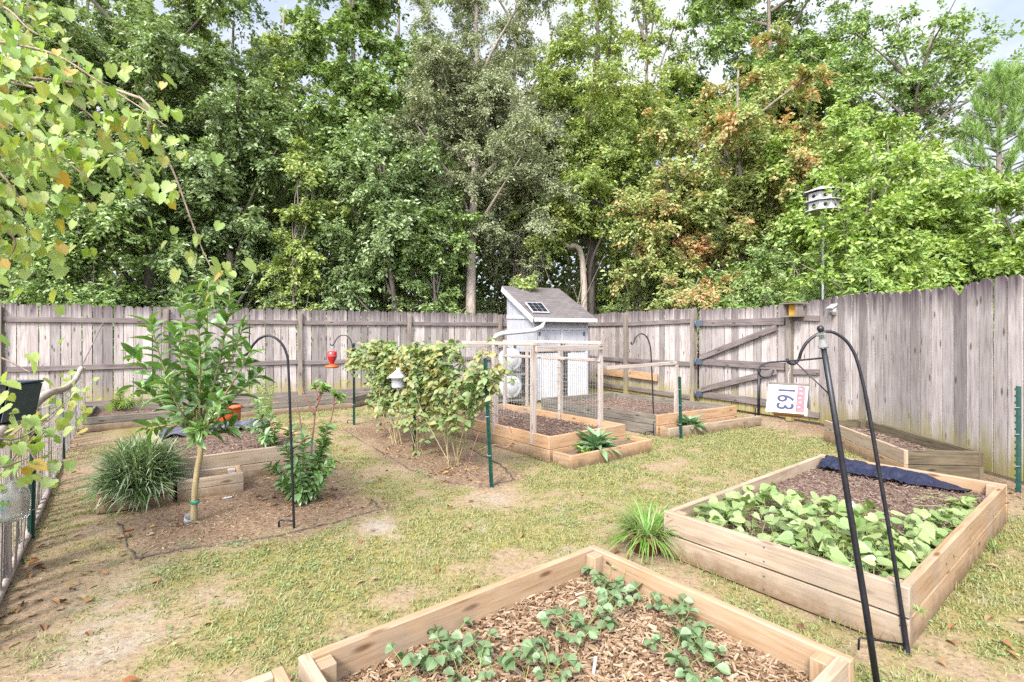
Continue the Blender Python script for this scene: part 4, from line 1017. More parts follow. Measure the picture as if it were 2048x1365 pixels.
netting(n0, n1, .02, .78, .075, .075, .0026, 'wire_netting', nf_, M['white'], jit=.012)
for i in range(46):
    f = .12 + .86 * i / 45; p = n0.lerp(n1, f) + V(random.uniform(-.02, .02), random.uniform(-.02, .02), 0)
    if random.random() < .3: continue
    h = .34 + .22 * vnoise(np.array([i * .4]), np.array([.5]), 1, 4)[0]
    MB().plank(p, p + V(random.uniform(-.03, .03), random.uniform(-.03, .03), h), nd, .055, .006).build('edging_slat', M['whitewood'], nf_)
# guy cord from the fence to the end post
tag(MB().tube([n0 + V(0, 0, .86), P(205, 648, 8.9)], .008, 6).build('guy_cord', M['cord']), 'thin cord stretched from the white end post up to the left fence', 'cord')
# black trough planter
tq = V(-3.07, 2.80, 0)
tp = thing('trough_planter', 'black trough planter propped beside the netting fence at the left edge', 'planter', tuple(tq))
zt, zb_ = 1.115, .90
def trough(mb, sx, sy, z0_, z1_, top=1.18, mi=0):
    vs = []
    for (z, k_) in ((z0_, 1), (z1_, top)):
        for (i, j) in ((-1, -1), (1, -1), (1, 1), (-1, 1)): vs.append(tq + V(i * sx * k_ / 2, j * sy * k_ / 2, z))
    mb.add(vs, [(3, 2, 1, 0), (0, 1, 5, 4), (1, 2, 6, 5), (2, 3, 7, 6), (3, 0, 4, 7)], mi=mi)
    return mb
trough(MB(), .60, .16, zb_, zt, 1.25).build('tub', M['black'], tp)
mb = MB(); a = [tq + V(i * .375, j * .107, zt) for (i, j) in ((-1, -1), (1, -1), (1, 1), (-1, 1))]
for i in range(4): mb.tube([a[i], a[(i + 1) % 4]], .007, 6)
mb.build('rim', M['steel'], tp)
MB().plank(tq + V(.338, 0, zb_ + .01), tq + V(.383, 0, zt - .01), (0, 1, 0), .19, .004).build('end_plate', M['steel'], tp)
for sx in (-.2, .2): MB().plank(tq + V(sx, 0, 0), tq + V(sx, 0, zb_), (1, 0, 0), .06, .06).build('leg', M['whitewood'], tp)
# clear jug hung on the netting
jp = P(24, 1000, 2.62)
jg = thing('plastic_jug', 'clear plastic jug with green print hanging on the netting fence', 'jug', tuple(jp))
MB().lathe(jp + V(0, 0, -.10), [(0, 0), (.062, 0), (.070, .012), (.072, .03), (.069, .04), (.072, .05), (.072, .115), (.066, .14), (.03, .18), (.018, .19), (.018, .20), (.0, .20)], 20).build('body', M['clear'], jg)
mb = MB()
for i in range(4):
    a0 = -1.9 + .30 * i
    mb.plank(jp + V(.0735 * math.cos(a0), .0735 * math.sin(a0), -.012), jp + V(.0735 * math.cos(a0), .0735 * math.sin(a0), .018), (-math.sin(a0), math.cos(a0), 0), .010, .001)
mb.plank(jp + V(-.03, -.0745, -.026), jp + V(.035, -.0745, -.026), (0, 0, 1), .006, .001)
mb.build('green_print', M['greenink'], jg)
MB().tube(smooth([jp + V(.06, -.02, .05), jp + V(.075, -.03, .08), jp + V(.03, -.01, .11)], 4), .007, 6).build('handle', M['clear'], jg)
MB().tube([jp + V(0, 0, .10), jp + V(-.05, .06, .3)], .002, 4).build('hanger_wire', M['wire'], jg)

# ------------------------------------------------------------------ things in and around the beds
# navy landscape fabric along the far board of the sweet potato bed
fd = thing('landscape_fabric', 'crumpled navy landscape fabric folded along the far board of the vine bed', 'fabric')
nfb = 110; rows = 12; vs = []
D_, C_ = rb[3], rb[2]
for j in range(rows):
    for i in range(nfb + 1):
        t_ = .05 + .80 * i / nfb; s_ = j / (rows - 1)
        nz1 = float(fbm(np.array([t_ * 2.4]), np.array([s_ * .5]), 6, 41)[0]) - .5; nz2 = float(fbm(np.array([t_ * 2.4]), np.array([s_ * .9 + 4]), 16, 43)[0]) - .5
        fall = max(0, t_ - .60) / .25
        p = D_.lerp(C_, t_) - U * (.042 + .23 * s_ * (1 - .5 * fall) + .09 * nz1 * s_)
        z = .283 - .035 * t_ - .07 * s_ - .075 * fall ** 1.3 + .085 * nz1 * (.3 + s_) + .07 * nz2 * (.2 + s_)
        vs.append(V(p.x, p.y, max(z, .200 + .0015 * j)))
mb = MB(); mb.add(vs, [(j * (nfb + 1) + i, j * (nfb + 1) + i + 1, (j + 1) * (nfb + 1) + i + 1, (j + 1) * (nfb + 1) + i) for j in range(rows - 1) for i in range(nfb)], smooth=True)
o = mb.build('sheet', M['fabric'], fd); sm = o.modifiers.new('solid', 'SOLIDIFY'); sm.thickness = .004
# purple-grey sheet in the left bed
pd = thing('cover_sheet', 'rumpled purple grey sheet along the back of the left bed', 'sheet'); vs = []
pa_, pb_ = lbx[3], lbx[2]
for j in range(5):
    for i in range(41):
        t_ = i / 40; p = pa_.lerp(pb_, .04 + .92 * t_) - (lbx[3] - lbx[0]).normalized() * (.05 + .05 * j)
        vs.append(V(p.x, p.y, .285 - .018 * j + .022 * math.sin(t_ * 31 + j) * (1 if j else .3)))
mb = MB(); mb.add(vs, [(j * 41 + i, j * 41 + i + 1, (j + 1) * 41 + i + 1, (j + 1) * 41 + i) for j in range(4) for i in range(40)], smooth=True)
o = mb.build('sheet', M['purple'], pd); sm = o.modifiers.new('solid', 'SOLIDIFY'); sm.thickness = .004
# orange tub
oq = P(452, 825, 6.75); oq.z = 0
ot = thing('plastic_bucket', 'orange plastic bucket half hidden behind the citrus leaves', 'bucket', tuple(oq))
MB().lathe(oq, [(0, .01), (.14, .01), (.15, 0), (.18, .36), (.18, .42), (.168, .42), (.14, .03), (0, .03)], 22).build('body', M['orange'], ot)
MB().lathe(oq + V(0, 0, .40), [(.178, 0), (.195, .0), (.198, .02), (.18, .026)], 22).build('rim', M['orange'], ot)
# terracotta pot
tcq = G(1292, 1104); tcq.z = 0
pot = thing('terracotta_pot', 'mossy terracotta pot at the left corner of the vine bed', 'flower pot', tuple(tcq))
MB().lathe(tcq, [(0, 0), (.085, 0), (.105, .09), (.115, .09), (.117, .125), (.10, .126), (.092, .10), (.08, .09), (0, .09)], 22).build('body', M['terracotta'], pot)
MB().lathe(tcq, [(.0, .105), (.096, .10)], 16).build('soil', M['soil'], pot)
# white cup by the citrus trunk, plant tags, stake
cq = G(374, 1047)
cp = thing('plastic_cup', 'small white plastic cup at the foot of the citrus trunk', 'cup', tuple(cq))
MB().lathe(cq, [(0, 0), (.024, 0), (.034, .07), (.032, .071), (.022, .008), (0, .008)], 14, axis=(.5, -.35, .8)).build('body', M['white'], cp)
tgq = G(626, 1003)
tg = thing('plant_tag', 'white plastic tag stuck beside the citrus shrub', 'plant tag', tuple(tgq))
MB().plank(tgq, tgq + V(0, 0, .10), (1, 0, 0), .02, .002).build('stem', M['white'], tg); MB().plank(tgq + V(0, -.004, .10), tgq + V(0, -.004, .15), (1, 0, 0), .045, .002).build('face', M['white'], tg)
tgq = G(1186, 1352, .16)
tg = thing('plant_tag', 'white plastic tag standing among the strawberries', 'plant tag', tuple(tgq))
MB().plank(tgq, tgq + V(.01, 0, .07), (1, .2, 0), .012, .002).build('stem', M['white'], tg)
ppq = G(452, 1000)
tag(MB().plank(ppq + V(-.03, 0, .012), ppq + V(.04, .02, .02), (0, 1, .2), .025, .002).build('plastic_scrap', M['white']), 'pale plastic scrap on the mulch in front of the empty planter box', 'litter')
bs = G(624, 985)
bsk = thing('plant_stake', 'thin green stake with a teal clip inside the citrus shrub', 'stake', tuple(bs))
MB().tube([bs, bs + V(.0, 0, .47)], .005, 6).build('rod', M['tgreen'], bsk); MB().plank(bs + V(-.03, -.01, .42), bs + V(.01, -.01, .45), (0, 0, 1), .03, .01).build('clip', M['greenink'], bsk)

# ------------------------------------------------------------------ plants
def foliage(name, parts, mat, parent, smooth=False):
    Vv, Ff, uv = merge(parts); return mesh_np(name, Vv, Ff, mat, parent, smooth, uv=uv)
def along(path, n, t0=.15):
    """n points and tangents spread along a polyline"""
    pts = np.array([tuple(p) for p in path]); seg = np.linalg.norm(np.diff(pts, axis=0), axis=1); cum = np.concatenate([[0], np.cumsum(seg)])
    s = np.sort((t0 + (1 - t0) * (np.arange(n) + RNG.random(n) * .8) / n)) * cum[-1]; s = np.minimum(s, cum[-1] - 1e-4)
    i = np.clip(np.searchsorted(cum, s) - 1, 0, len(seg) - 1); f = (s - cum[i]) / seg[i]
    return pts[i] + (pts[i + 1] - pts[i]) * f[:, None], norm(pts[i + 1] - pts[i])
def stem_leaves(path, n, L, Wf, tm, droop=.25, t0=.15, spread=.9, jit=.35):
    p, t = along(path, n, t0)
    a = np.arange(n) * 2.4 + RNG.random(n) * .8
    o = np.tile(np.array([0, 0, 1.0]), (n, 1)); x = norm(np.cross(t, o) + 1e-3); y = np.cross(t, x)
    out = x * np.cos(a)[:, None] + y * np.sin(a)[:, None]
    T = norm(out * spread + t * .55 + np.array([0, 0, -droop * .5]) + RNG.normal(size=(n, 3)) * jit * .5)
    N = norm(np.array([0, 0, 1.0]) + t * .2 + RNG.normal(size=(n, 3)) * jit)
    Ls = L * (.65 + .55 * RNG.random(n))
    return scatter(p, T, N, Ls, Ls * Wf, tm)

# young citrus tree
cb0 = G(388, 1047); d0 = cb0.y
ct = thing('citrus_tree', 'young citrus tree with glossy leaves and a green tie on its thin trunk', 'tree', tuple(cb0))
fork = P(398, 880, d0 + .02); mb = MB()
mb.tube(smooth([cb0 - V(0, 0, .03), P(389, 990, d0), P(395, 940, d0), P(401, 905, d0), fork], 4), [.024] * 3 + [.021] * 8 + [.020] * 6, 10)
tips = [((300, 640), (330, 740), -.12), ((255, 700), (310, 760), .18), ((365, 585), (375, 720), .1), ((418, 560), (410, 700), 0), ((462, 575), (440, 720), -.15), ((488, 650), (455, 740), .2), ((505, 700), (450, 790), -.2),
        ((330, 760), (360, 820), -.25), ((270, 770), (340, 820), .05), ((440, 800), (420, 840), -.3), ((345, 660), (370, 760), .3), ((395, 620), (400, 720), -.3), ((450, 690), (430, 760), .35), ((385, 690), (390, 760), .05),
        ((290, 860), (350, 850), -.1), ((470, 850), (430, 865), .1), ((395, 860), (398, 868), -.25), ((520, 745), (465, 800), .05)]
parts = []; newp = []
for (tip, mid, dz) in tips:
    path = smooth([fork + V(0, 0, random.uniform(-.05, .08)), P(mid[0], mid[1], d0 + dz * .6), P(tip[0], tip[1], d0 + dz)], 5)
    n = len(path); mb.tube(path, [.011 - .0085 * i / (n - 1) for i in range(n)], 6)
    ln = sum((path[i + 1] - path[i]).length for i in range(n - 1))
    parts.append(stem_leaves(path, int(7 + ln * 22), .14, .38, tmpl_lance(.34, .25), t0=.25, droop=-.7))
    newp.append(stem_leaves(path[-4:], 6, .095, .38, tmpl_lance(.15, .3), t0=.2))
mb.build('trunk', M['stem'], ct)
foliage('foliage', parts, M['lf_citrus'], ct, True); foliage('young_foliage', newp, M['lf_citrus_new'], ct, True)
MB().lathe(P(390, 1004, d0), [(.026, -.012), (.030, -.010), (.031, .010), (.026, .012)], 12).build('tie', M['greenink'], ct)

# citrus shrub
sb0 = G(606, 1002); d1 = sb0.y
cs = thing('citrus_shrub', 'leafy green citrus shrub behind the tall black hook', 'shrub', tuple(sb0)); mb = MB(); parts = []; newp = []
for (tip, mid, dz) in [((560, 960), (585, 985), -.1), ((540, 930), (575, 965), .1), ((570, 890), (590, 950), 0), ((610, 870), (606, 940), -.1), ((650, 880), (630, 950), .1), ((665, 920), (640, 965), -.1), ((640, 950), (622, 975), -.15),
                       ((590, 930), (598, 965), -.2), ((620, 910), (612, 955), .2), ((575, 860), (590, 930), .15), ((655, 850), (632, 930), .05), ((600, 985), (603, 992), -.15), ((580, 980), (595, 990), .1), ((630, 985), (615, 990), 0)]:
    path = smooth([sb0, P(mid[0], mid[1], d1 + dz * .6), P(tip[0], tip[1], d1 + dz)], 4); n = len(path)
    mb.tube(path, [.008 - .006 * i / (n - 1) for i in range(n)], 6)
    ln = sum((path[i + 1] - path[i]).length for i in range(n - 1))
    parts.append(stem_leaves(path, int(20 + ln * 75), .082, .45, tmpl_lance(.25, .25), t0=.1))
    if tip[0] > 640: newp.append(stem_leaves(path[-4:], 14, .06, .45, tmpl_lance(.15, .3), t0=.1))
mb.build('stem', M['stem_green'], cs); foliage('foliage', parts, M['lf_citrus'], cs, True); foliage('young_foliage', newp, M['lf_citrus_new'], cs, True)

# bare plum sapling with purple stems behind it
pb0 = G(625, 960); d2 = pb0.y
ps = thing('sapling', 'nearly bare sapling with reddish stems and leaf tufts behind the citrus shrub', 'sapling', tuple(pb0)); mb = MB(); parts = []
for (pth, lf_) in [([(622, 900), (630, 830), (634, 790), (628, 768)], 8), ([(630, 830), (612, 800), (604, 775)], 0), ([(632, 815), (645, 785), (652, 775)], 10), ([(605, 920), (604, 870), (598, 830), (590, 790)], 0), ([(640, 900), (662, 840), (668, 800), (672, 790)], 16), ([(668, 810), (685, 790)], 10), ([(634, 800), (650, 770)], 8)]:
    path = smooth([P(x, y, d2) for x, y in pth], 4)
    if pth[0][1] > 890: path = [pb0] + path
    n = len(path); mb.tube(path, [.011 - .007 * i / (n - 1) for i in range(n)], 6)
    if lf_: parts.append(stem_leaves(path[-max(4, n // 3):], lf_ * 3, .06, .5, tmpl_lance(.2, .2), t0=.2))
mb.build('stem', M['stem_red'], ps); foliage('foliage', parts, M['lf_citrus_new'], ps, True)

# feathery plants in the left bed and by the fence
def feathery(name, label, base, tops, d, nleaf, L, mat, stem='stem_green', tm=None, wf=.4, r=.006):
    th = thing(name, label, 'plant', tuple(base)); mb = MB(); parts = []
    for (x, y, dz) in tops:
        e = P(x, y, d + dz); m_ = base.lerp(e, .5) + V(random.uniform(-.06, .06), random.uniform(-.06, .06), 0)
        path = smooth([base, m_, e], 5); n = len(path); mb.tube(path, [r * (1 - .7 * i / (n - 1)) for i in range(n)], 5)
        parts.append(stem_leaves(path, nleaf, L, wf, tm or tmpl_lance(.2, .2), t0=.2))
    mb.build('stem', M[stem], th); foliage('foliage', parts, M[mat], th, True); return th
feathery('pepper_plant', 'dark leafy plant at the right end of the left bed', V(-2.55, 5.45, .15), [(512, 800, 0), (540, 830, .1), (500, 850, -.1), (530, 870, -.2), (555, 850, .1), (520, 820, .2)], 5.4, 34, .09, 'lf_citrus')
feathery('asparagus_plant', 'tall feathery yellow green plant behind the left bed', V(-3.3, 6.95, .12), [(505, 745, 0), (520, 738, .1), (535, 750, -.1), (548, 770, .1), (495, 780, 0), (528, 760, .2), (512, 770, -.2)], 6.9, 70, .06, 'lf_lime', wf=.18)
feathery('fennel_plant', 'bright yellow green feathery plant against the left fence', V(-6.55, 8.4, .12), [(235, 780, 0), (255, 775, .1), (275, 785, -.1), (245, 800, .1), (268, 805, 0), (228, 800, 0), (285, 800, 0)], 8.4, 60, .08, 'lf_lime', wf=.22)

# strappy grass clump
def strap_clump(name, label, base, n, L, w_, mat, rad, rise, cat='plant', el0=18, dr_=1.0):
    a = RNG.random(n) * 6.283; r = rad * np.sqrt(RNG.random(n)); el = R(el0) + R(80 - el0) * RNG.random(n)
    pos = np.array(base)[None] + np.column_stack([np.cos(a) * r, np.sin(a) * r, np.zeros(n)])
    a2 = a + RNG.normal(size=n) * .5
    T = np.column_stack([np.cos(a2) * np.cos(el), np.sin(a2) * np.cos(el), np.sin(el) * rise]); N = np.column_stack([-np.cos(a2) * np.sin(el), -np.sin(a2) * np.sin(el), np.cos(el)])
    us = np.linspace(0, 1, 7); v = []; f = []
    for i, uu in enumerate(us[:-1]):
        hw_ = .5 * (1 - uu ** 2.2) ; z = .10 * uu - .62 * dr_ * uu ** 2.4
        v += [(uu * (1 - .15 * uu), -hw_, z), (uu * (1 - .15 * uu), hw_, z)]
    v.append((.82, 0, -.58 * dr_)); k_ = len(v) - 1
    for i in range(5): f += [(2 * i, 2 * i + 2, 2 * i + 1), (2 * i + 1, 2 * i + 2, 2 * i + 3)]
    f.append((k_ - 2, k_, k_ - 1))
    Ls = L * (.55 + .6 * RNG.random(n))
    th = thing(name, label, cat, tuple(base))
    Vv, Ff, uv = scatter(pos, T, N, Ls, np.full(n, w_) * (.6 + .6 * RNG.random(n)), (np.array(v), np.array(f)))
    Vv[:, 2] = np.maximum(Vv[:, 2], .012)
    mesh_np('foliage', Vv, Ff, M[mat], th, True, uv=uv); return th
gc = (gb[0] + gb[2]) / 2
n = 2300; a = RNG.random(n) * 6.283; ph = np.arcsin(RNG.random(n) ** .8); hor = np.cos(ph); rr = .45 + .5 * RNG.random(n)
dv = np.column_stack([np.cos(a) * hor, np.sin(a) * hor, np.sin(ph)])
pos = np.array([gc.x + .02, gc.y, .10])[None] + dv * rr[:, None] * np.array([.27, .27, .34]) * (.85 + .3 * vnoise(a * 1.5, ph * 3, 1.0, 71))[:, None]
T = norm(dv + RNG.normal(size=(n, 3)) * .45 + np.array([0, 0, .15])); N = norm(np.array([0, 0, 1.0]) - T * T[:, 2:3] + RNG.normal(size=(n, 3)) * .2)
us = [0, .2, .4, .6, .8]; v = []; f = []
for uu in us: v += [(uu, -.5 * (1 - uu ** 2.5), .1 * uu - .42 * uu ** 2), (uu, .5 * (1 - uu ** 2.5), .1 * uu - .42 * uu ** 2)]
v.append((.97, 0, -.34))
for i_ in range(4): f += [(2 * i_, 2 * i_ + 2, 2 * i_ + 1), (2 * i_ + 1, 2 * i_ + 2, 2 * i_ + 3)]
f.append((8, 10, 9)); Ls = .13 + .12 * RNG.random(n)
sg = thing('strap_grass', 'big rounded clump of strappy pale edged grass spilling over its planter box', 'plant', (gc.x, gc.y, .1))
Vv, Ff, uv = scatter(pos, T, N, Ls, .012, (np.array(v), np.array(f))); Vv[:, 2] = np.maximum(Vv[:, 2], .015)
mesh_np('foliage', Vv, Ff, M['lf_strap'], sg, True, uv=uv)
strap_clump('spider_plant', 'spider plant spilling out of the terracotta pot', (tcq.x, tcq.y, .10), 300, .28, .012, 'lf_spider', .085, .95, el0=8)
strap_clump('spider_plant', 'loose grassy tuft behind the terracotta pot outside the vine bed', (tcq.x + .16, tcq.y + .38, .02), 110, .24, .013, 'lf_spider', .12, 1.1)
strap_clump('weed_tuft', 'small grassy weed growing at the right side of the vine bed', tuple(G(1985, 1100)), 40, .10, .008, 'lf_spider', .03, 1.2)
strap_clump('weed_tuft', 'tiny yellow green weed rooted in the board joint at the near bed corner', tuple(P(1838, 1222, 2.13)), 26, .035, .006, 'lf_spider', .012, .6)

# broad leaved plants in the stepped planters
def rosette(name, label, base, n, L, wf, mat, el0=25, el1=75, tm=None):
    th = thing(name, label, 'plant', tuple(base))
    a = np.arange(n) * 2.4 + RNG.random(n) * .4; el = R(el0) + R(el1 - el0) * (np.arange(n) / n)
    T = np.column_stack([np.cos(a) * np.cos(el), np.sin(a) * np.cos(el), np.sin(el)]); N = np.column_stack([-np.cos(a) * np.sin(el), -np.sin(a) * np.sin(el), np.cos(el)])
    Ls = L * (.75 + .4 * RNG.random(n)); pos = np.tile(np.array(base), (n, 1)) + RNG.normal(size=(n, 3)) * .015
    Vv, Ff, uv = scatter(pos, T, N, Ls, Ls * wf, tm or tmpl_lance(.45, .3)); Vv[:, 2] = np.maximum(Vv[:, 2], .02)
    mesh_np('foliage', Vv, Ff, M[mat], th, True, uv=uv); return th
hc = c0 - vb * .17 + u * .55
rosette('hosta_plant', 'blue green broad leaved plant in the low box below the wire trellis', (hc.x, hc.y, .10), 46, .27, .33, 'lf_hosta', 12, 80)
hc2 = l2[0] + (l2[1] - l2[0]) * .26 + (l2[3] - l2[0]) * .5
rosette('collard_plant', 'small ruffled plant in the low box of the grey weathered bed', (hc2.x, hc2.y, .09), 26, .22, .5, 'lf_hosta', 10, 80)
hc3 = hc - u * .22 - vb * .02
rosette('yellowing_plant', 'tiny yellowing plant left of the blue green broad leaved plant', (hc3.x, hc3.y, .09), 9, .12, .4, 'lf_lime', 30, 80)

for k_, (t_, o_, lab_) in enumerate(((.16, .12, 'low leafy weed just behind the terracotta pot against the vine bed'), (.30, .10, 'low leafy weed halfway along the back left side of the vine bed'), (.42, .09, 'farthest low leafy weed along the back left side of the vine bed'))):
    q_ = rb[0] + U * 2.4 * t_ - W_ * o_
    rosette('leafy_weed', lab_, (q_.x, q_.y, .02), 34, .17 - .02 * k_, .28, 'lf_spider', 18, 80)
# sweet potato vines
sp_ = thing('sweet_potato_vine', 'spreading sweet potato vine with pale heart shaped leaves filling the near half of its bed', 'vine')
n = 2600; a_ = RNG.random(n); b_ = RNG.random(n)
edge = .30 + .16 * vnoise(a_, b_ * 0, 5, 3) + .12 * a_
dens = np.where(b_ < edge, 1.0, 0) * (.35 + .65 * (vnoise(a_, b_ * 2, 6, 8) > .33)) + np.where((a_ > .80 + .1 * b_) & (b_ < .92), .9, 0)
ok = RNG.random(n) < dens * .52; a_, b_ = a_[ok], b_[ok]; n = len(a_)
a_ = .06 + .90 * a_; b_ = .03 + .95 * b_
AB = np.array(rb[1] - rb[0]); AD = np.array(rb[3] - rb[0]); A0 = np.array(rb[0])
pos = A0 + a_[:, None] * AB + b_[:, None] * AD; z = .20 + .13 * RNG.random(n) * np.clip(np.minimum.reduce([(edge[ok] - b_ + .25) * 4, a_ * 8, (1 - a_) * 9, b_ * 10 + .3]), .25, 1); pos[:, 2] = z
an = RNG.random(n) * 6.283; T = np.column_stack([np.cos(an), np.sin(an), -.25 + .3 * RNG.normal(size=n)]); N = np.column_stack([RNG.normal(size=n) * .5 - .1, RNG.normal(size=n) * .5 - .2, np.ones(n)])
Ls = .04 + .05 * RNG.random(n)
Vv, Ff, uv = scatter(pos, T, N, Ls, Ls * .98, tmpl_heart()); mesh_np('foliage', Vv, Ff, M['lf_sweet'], sp_, True, uv=uv)
mb = MB()
for i in range(0, n, 1):
    p = Vector(pos[i]); q = Vector((p.x + random.uniform(-.05, .05), p.y + random.uniform(-.05, .05), .185)); mb.tube([q, q.lerp(p, .6) + V(0, 0, .02), p], .0018, 4, cap=False)
for i in range(45):
    j = random.randrange(n); p = Vector(pos[j]); p.z = .2; an_ = random.random() * 6.28
    path = smooth([p, p + V(.15 * math.cos(an_), .15 * math.sin(an_), .02), p + V(.28 * math.cos(an_ + .4), .28 * math.sin(an_ + .4), .0)], 4)
    okp = [x for x in path if 0.03 < (x - rb[0]).dot(W_) < 1.2 and .04 < (x - rb[0]).dot(U) < 2.38]
    if len(okp) > 3: mb.tube(okp, .0028, 5, cap=False)
mb.build('stem', M['stem_green'], sp_)['kind'] = 'stuff'
# strawberry plants
SB = [(1248, 1142), (1270, 1158), (1236, 1186), (1228, 1214), (1202, 1228), (1127, 1254), (1168, 1252), (1198, 1262), (1150, 1298), (1316, 1188), (1336, 1214), (1380, 1218), (1366, 1250), (1320, 1292), (1404, 1282), (1402, 1306), (1350, 1312), (1370, 1336), (1400, 1350),
      (1058, 1308), (1052, 1340), (1102, 1336), (1130, 1354), (962, 1303), (958, 1338), (885, 1256), (838, 1302), (890, 1314), (926, 1305), (815, 1348), (920, 1340), (1178, 1238), (1222, 1200), (1140, 1276), (1216, 1240), (858, 1336), (1262, 1128)]
SW = {'big': [], 'n': 0}
hints = ['close under the right hand board', 'near the back corner of its bed', 'in the middle of its bed', 'at the left side of its bed', 'at the front of its bed']
used_l = set()
for i, (px, py) in enumerate(SB):
    b = G(px, py, .19); b.z = .155; rel = b - E; cu, cw = min(-.10, max(-1.42, rel.dot(U))), min(1.08, max(.10, rel.dot(W_)))
    b = V(E.x, E.y, .155) + U * cu + W_ * cw; n = random.randint(2, 3) if i % 3 else random.randint(3, 5)
    lab = 'strawberry plant with rounded toothed leaves growing from the wood chip mulch'
    th = thing('strawberry_plant', lab, 'plant', tuple(b), 'strawberry plants in the foreground bed')
    a = np.arange(n) * (6.283 / n) + RNG.random(n); hgt = .03 + .07 * RNG.random(n); out = .03 + .06 * RNG.random(n)
    parts = []; mb = MB()
    for k_ in range(n):
        hd = V(math.cos(a[k_]), math.sin(a[k_]), 0); p = b + hd * out[k_] + V(0, 0, hgt[k_])
        mb.tube([b, b + hd * out[k_] * .4 + V(0, 0, hgt[k_] * .7), p], .0016, 4, cap=False)
        Lf = .026 + .026 * random.random()
        for da in (-1.15, 0, 1.15):
            an_ = a[k_] + da + random.uniform(-.15, .15); T = np.array([[math.cos(an_), math.sin(an_), random.uniform(-.25, .25)]]); N = np.array([[random.gauss(0, .55) - .05, random.gauss(0, .5) - .2, 1]])
            parts.append(scatter(np.array([tuple(p)]), T, N, Lf, Lf * .88, tmpl_straw()))
    mb.build('stem', M['stem_green'], th); foliage('foliage', parts, M['lf_straw'], th, True)

# brambles trained along the steel posts
l0, l1 = G(983, 976), G(708, 850)
def bramble(label, base, t_lo, t_hi, ncane, nleaf, seed, zmin=.28, zmax=1.26):
    th = thing('bramble_bush', label, 'bramble', tuple(base), None); mb = MB(); parts = []
    axis = (l1 - l0); perp = V(-axis.y, axis.x, 0).normalized()
    for i in range(ncane):
        t_ = random.uniform(t_lo, t_hi); top = l0 + axis * t_ + perp * random.uniform(-.12, .12) + V(0, 0, random.uniform(.85, zmax))
        b_ = base + V(random.uniform(-.06, .06), random.uniform(-.06, .06), 0)
        m_ = b_.lerp(top, .5) + perp * random.uniform(-.14, .14) + V(0, 0, .1)
        e = top + axis.normalized() * random.uniform(-.32, .32) + perp * random.uniform(-.25, .2) + V(0, 0, random.uniform(-.45, .0))
        path = smooth([b_, m_, top, e], 6); n = len(path); mb.tube(path, [.0062 - .0042 * k / (n - 1) for k in range(n)], 5, cap=False)
        parts.append(bleaf(path, 14, .38))
    n = nleaf
    t_ = t_lo + (t_hi - t_lo) * RNG.random(n); zz = zmin + (zmax - zmin + .10) * (1 - .16 * vnoise(t_ * 9, t_ * 0, 1.0, seed + 3)) * RNG.random(n) ** .62
    hang = RNG.random(n) < .13; zz[hang] -= .3 * RNG.random(hang.sum())
    holes = vnoise(t_ * 6 + seed, zz * 4, 1.0, seed); keep = holes > .40 + .03 * (zz < .70)
    off = RNG.normal(size=n) * .075
    c = np.array(l0)[None] + t_[:, None] * np.array(axis)[None] + off[:, None] * np.array(perp)[None]; c[:, 2] = zz; c = c[keep]
    parts.append(bcl(c)); mb.build('cane', M['stem'], th); foliage('foliage', parts, M['lf_bramble'], th, True)
def bcl(c):
    n = len(c); an = RNG.random(n) * 6.283; ps = []
    Nn = np.column_stack([RNG.normal(size=n) * .4, RNG.normal(size=n) * .55 - .25, np.ones(n)]); Ls = .055 + .045 * RNG.random(n)
    for da in (-1.2, 0, 1.2):
        T = np.column_stack([np.cos(an + da), np.sin(an + da), -.25 + .25 * RNG.normal(size=n)])
        ps.append(scatter(c, T, Nn, Ls, Ls * .66, tmpl_lance(.25, .2)))
    return merge(ps)
def bleaf(path, n, t0):
    p, t = along(path, n, t0); return bcl(p + RNG.normal(size=p.shape) * .02)
bramble('bramble bush at the camera end of the trained row with arching bare canes', G(905, 935), -.02, .46, 9, 760, 5)
bramble('bramble bush in the middle of the trained row', G(835, 905), .30, .80, 7, 600, 11)
bramble('bramble bush at the far end of the trained row beside the thin hook', G(795, 890), .60, 1.02, 7, 600, 23, .3)
# looping bare cane at the front post
lc_ = thing('bramble_runner', 'bare brown bramble runner looping round the front green post', 'bramble'); base = G(930, 950)
MB().tube(smooth([base, P(960, 860, 4.8), P(985, 830, 4.75), P(1015, 850, 4.75), P(1026, 878, 4.75), P(1012, 895, 4.75), P(990, 890, 4.8), P(960, 900, 4.9), P(940, 915, 5.0)], 5), .0045, 5).build('cane', M['stem_red'], lc_)

# grapevine in the upper left and along the netting fence
gv0 = V(-3.35, 1.9, 0)
gv = thing('grape_vine', 'grapevine with big yellow green leaves arching in from the upper left', 'vine', tuple(gv0)); mb = MB(); parts = []
def gleaves(path, n, L, t0=.05, hang=.55):
    p, t = along(path, n, t0); m = len(p)
    p = p + RNG.normal(size=p.shape) * .085 - np.array([0, 0, .02])
    T = norm(np.column_stack([RNG.normal(size=m) * .6, RNG.normal(size=m) * .6, -hang - .5 * RNG.random(m)]) + t * .4)
    N = norm(np.column_stack([RNG.normal(size=m) * .45, -.15 - .5 * RNG.random(m), .75 + .5 * RNG.random(m)]))
    Ls = L * (.6 + .6 * RNG.random(m)); return scatter(p, T, N, Ls, Ls * .95, tmpl_grape())
trk = smooth([gv0, gv0 + V(.05, .05, 1.0), gv0 + V(.0, .12, 2.0), V(-3.2, 2.2, 2.75)], 5); mb.tube(trk, .03, 8)
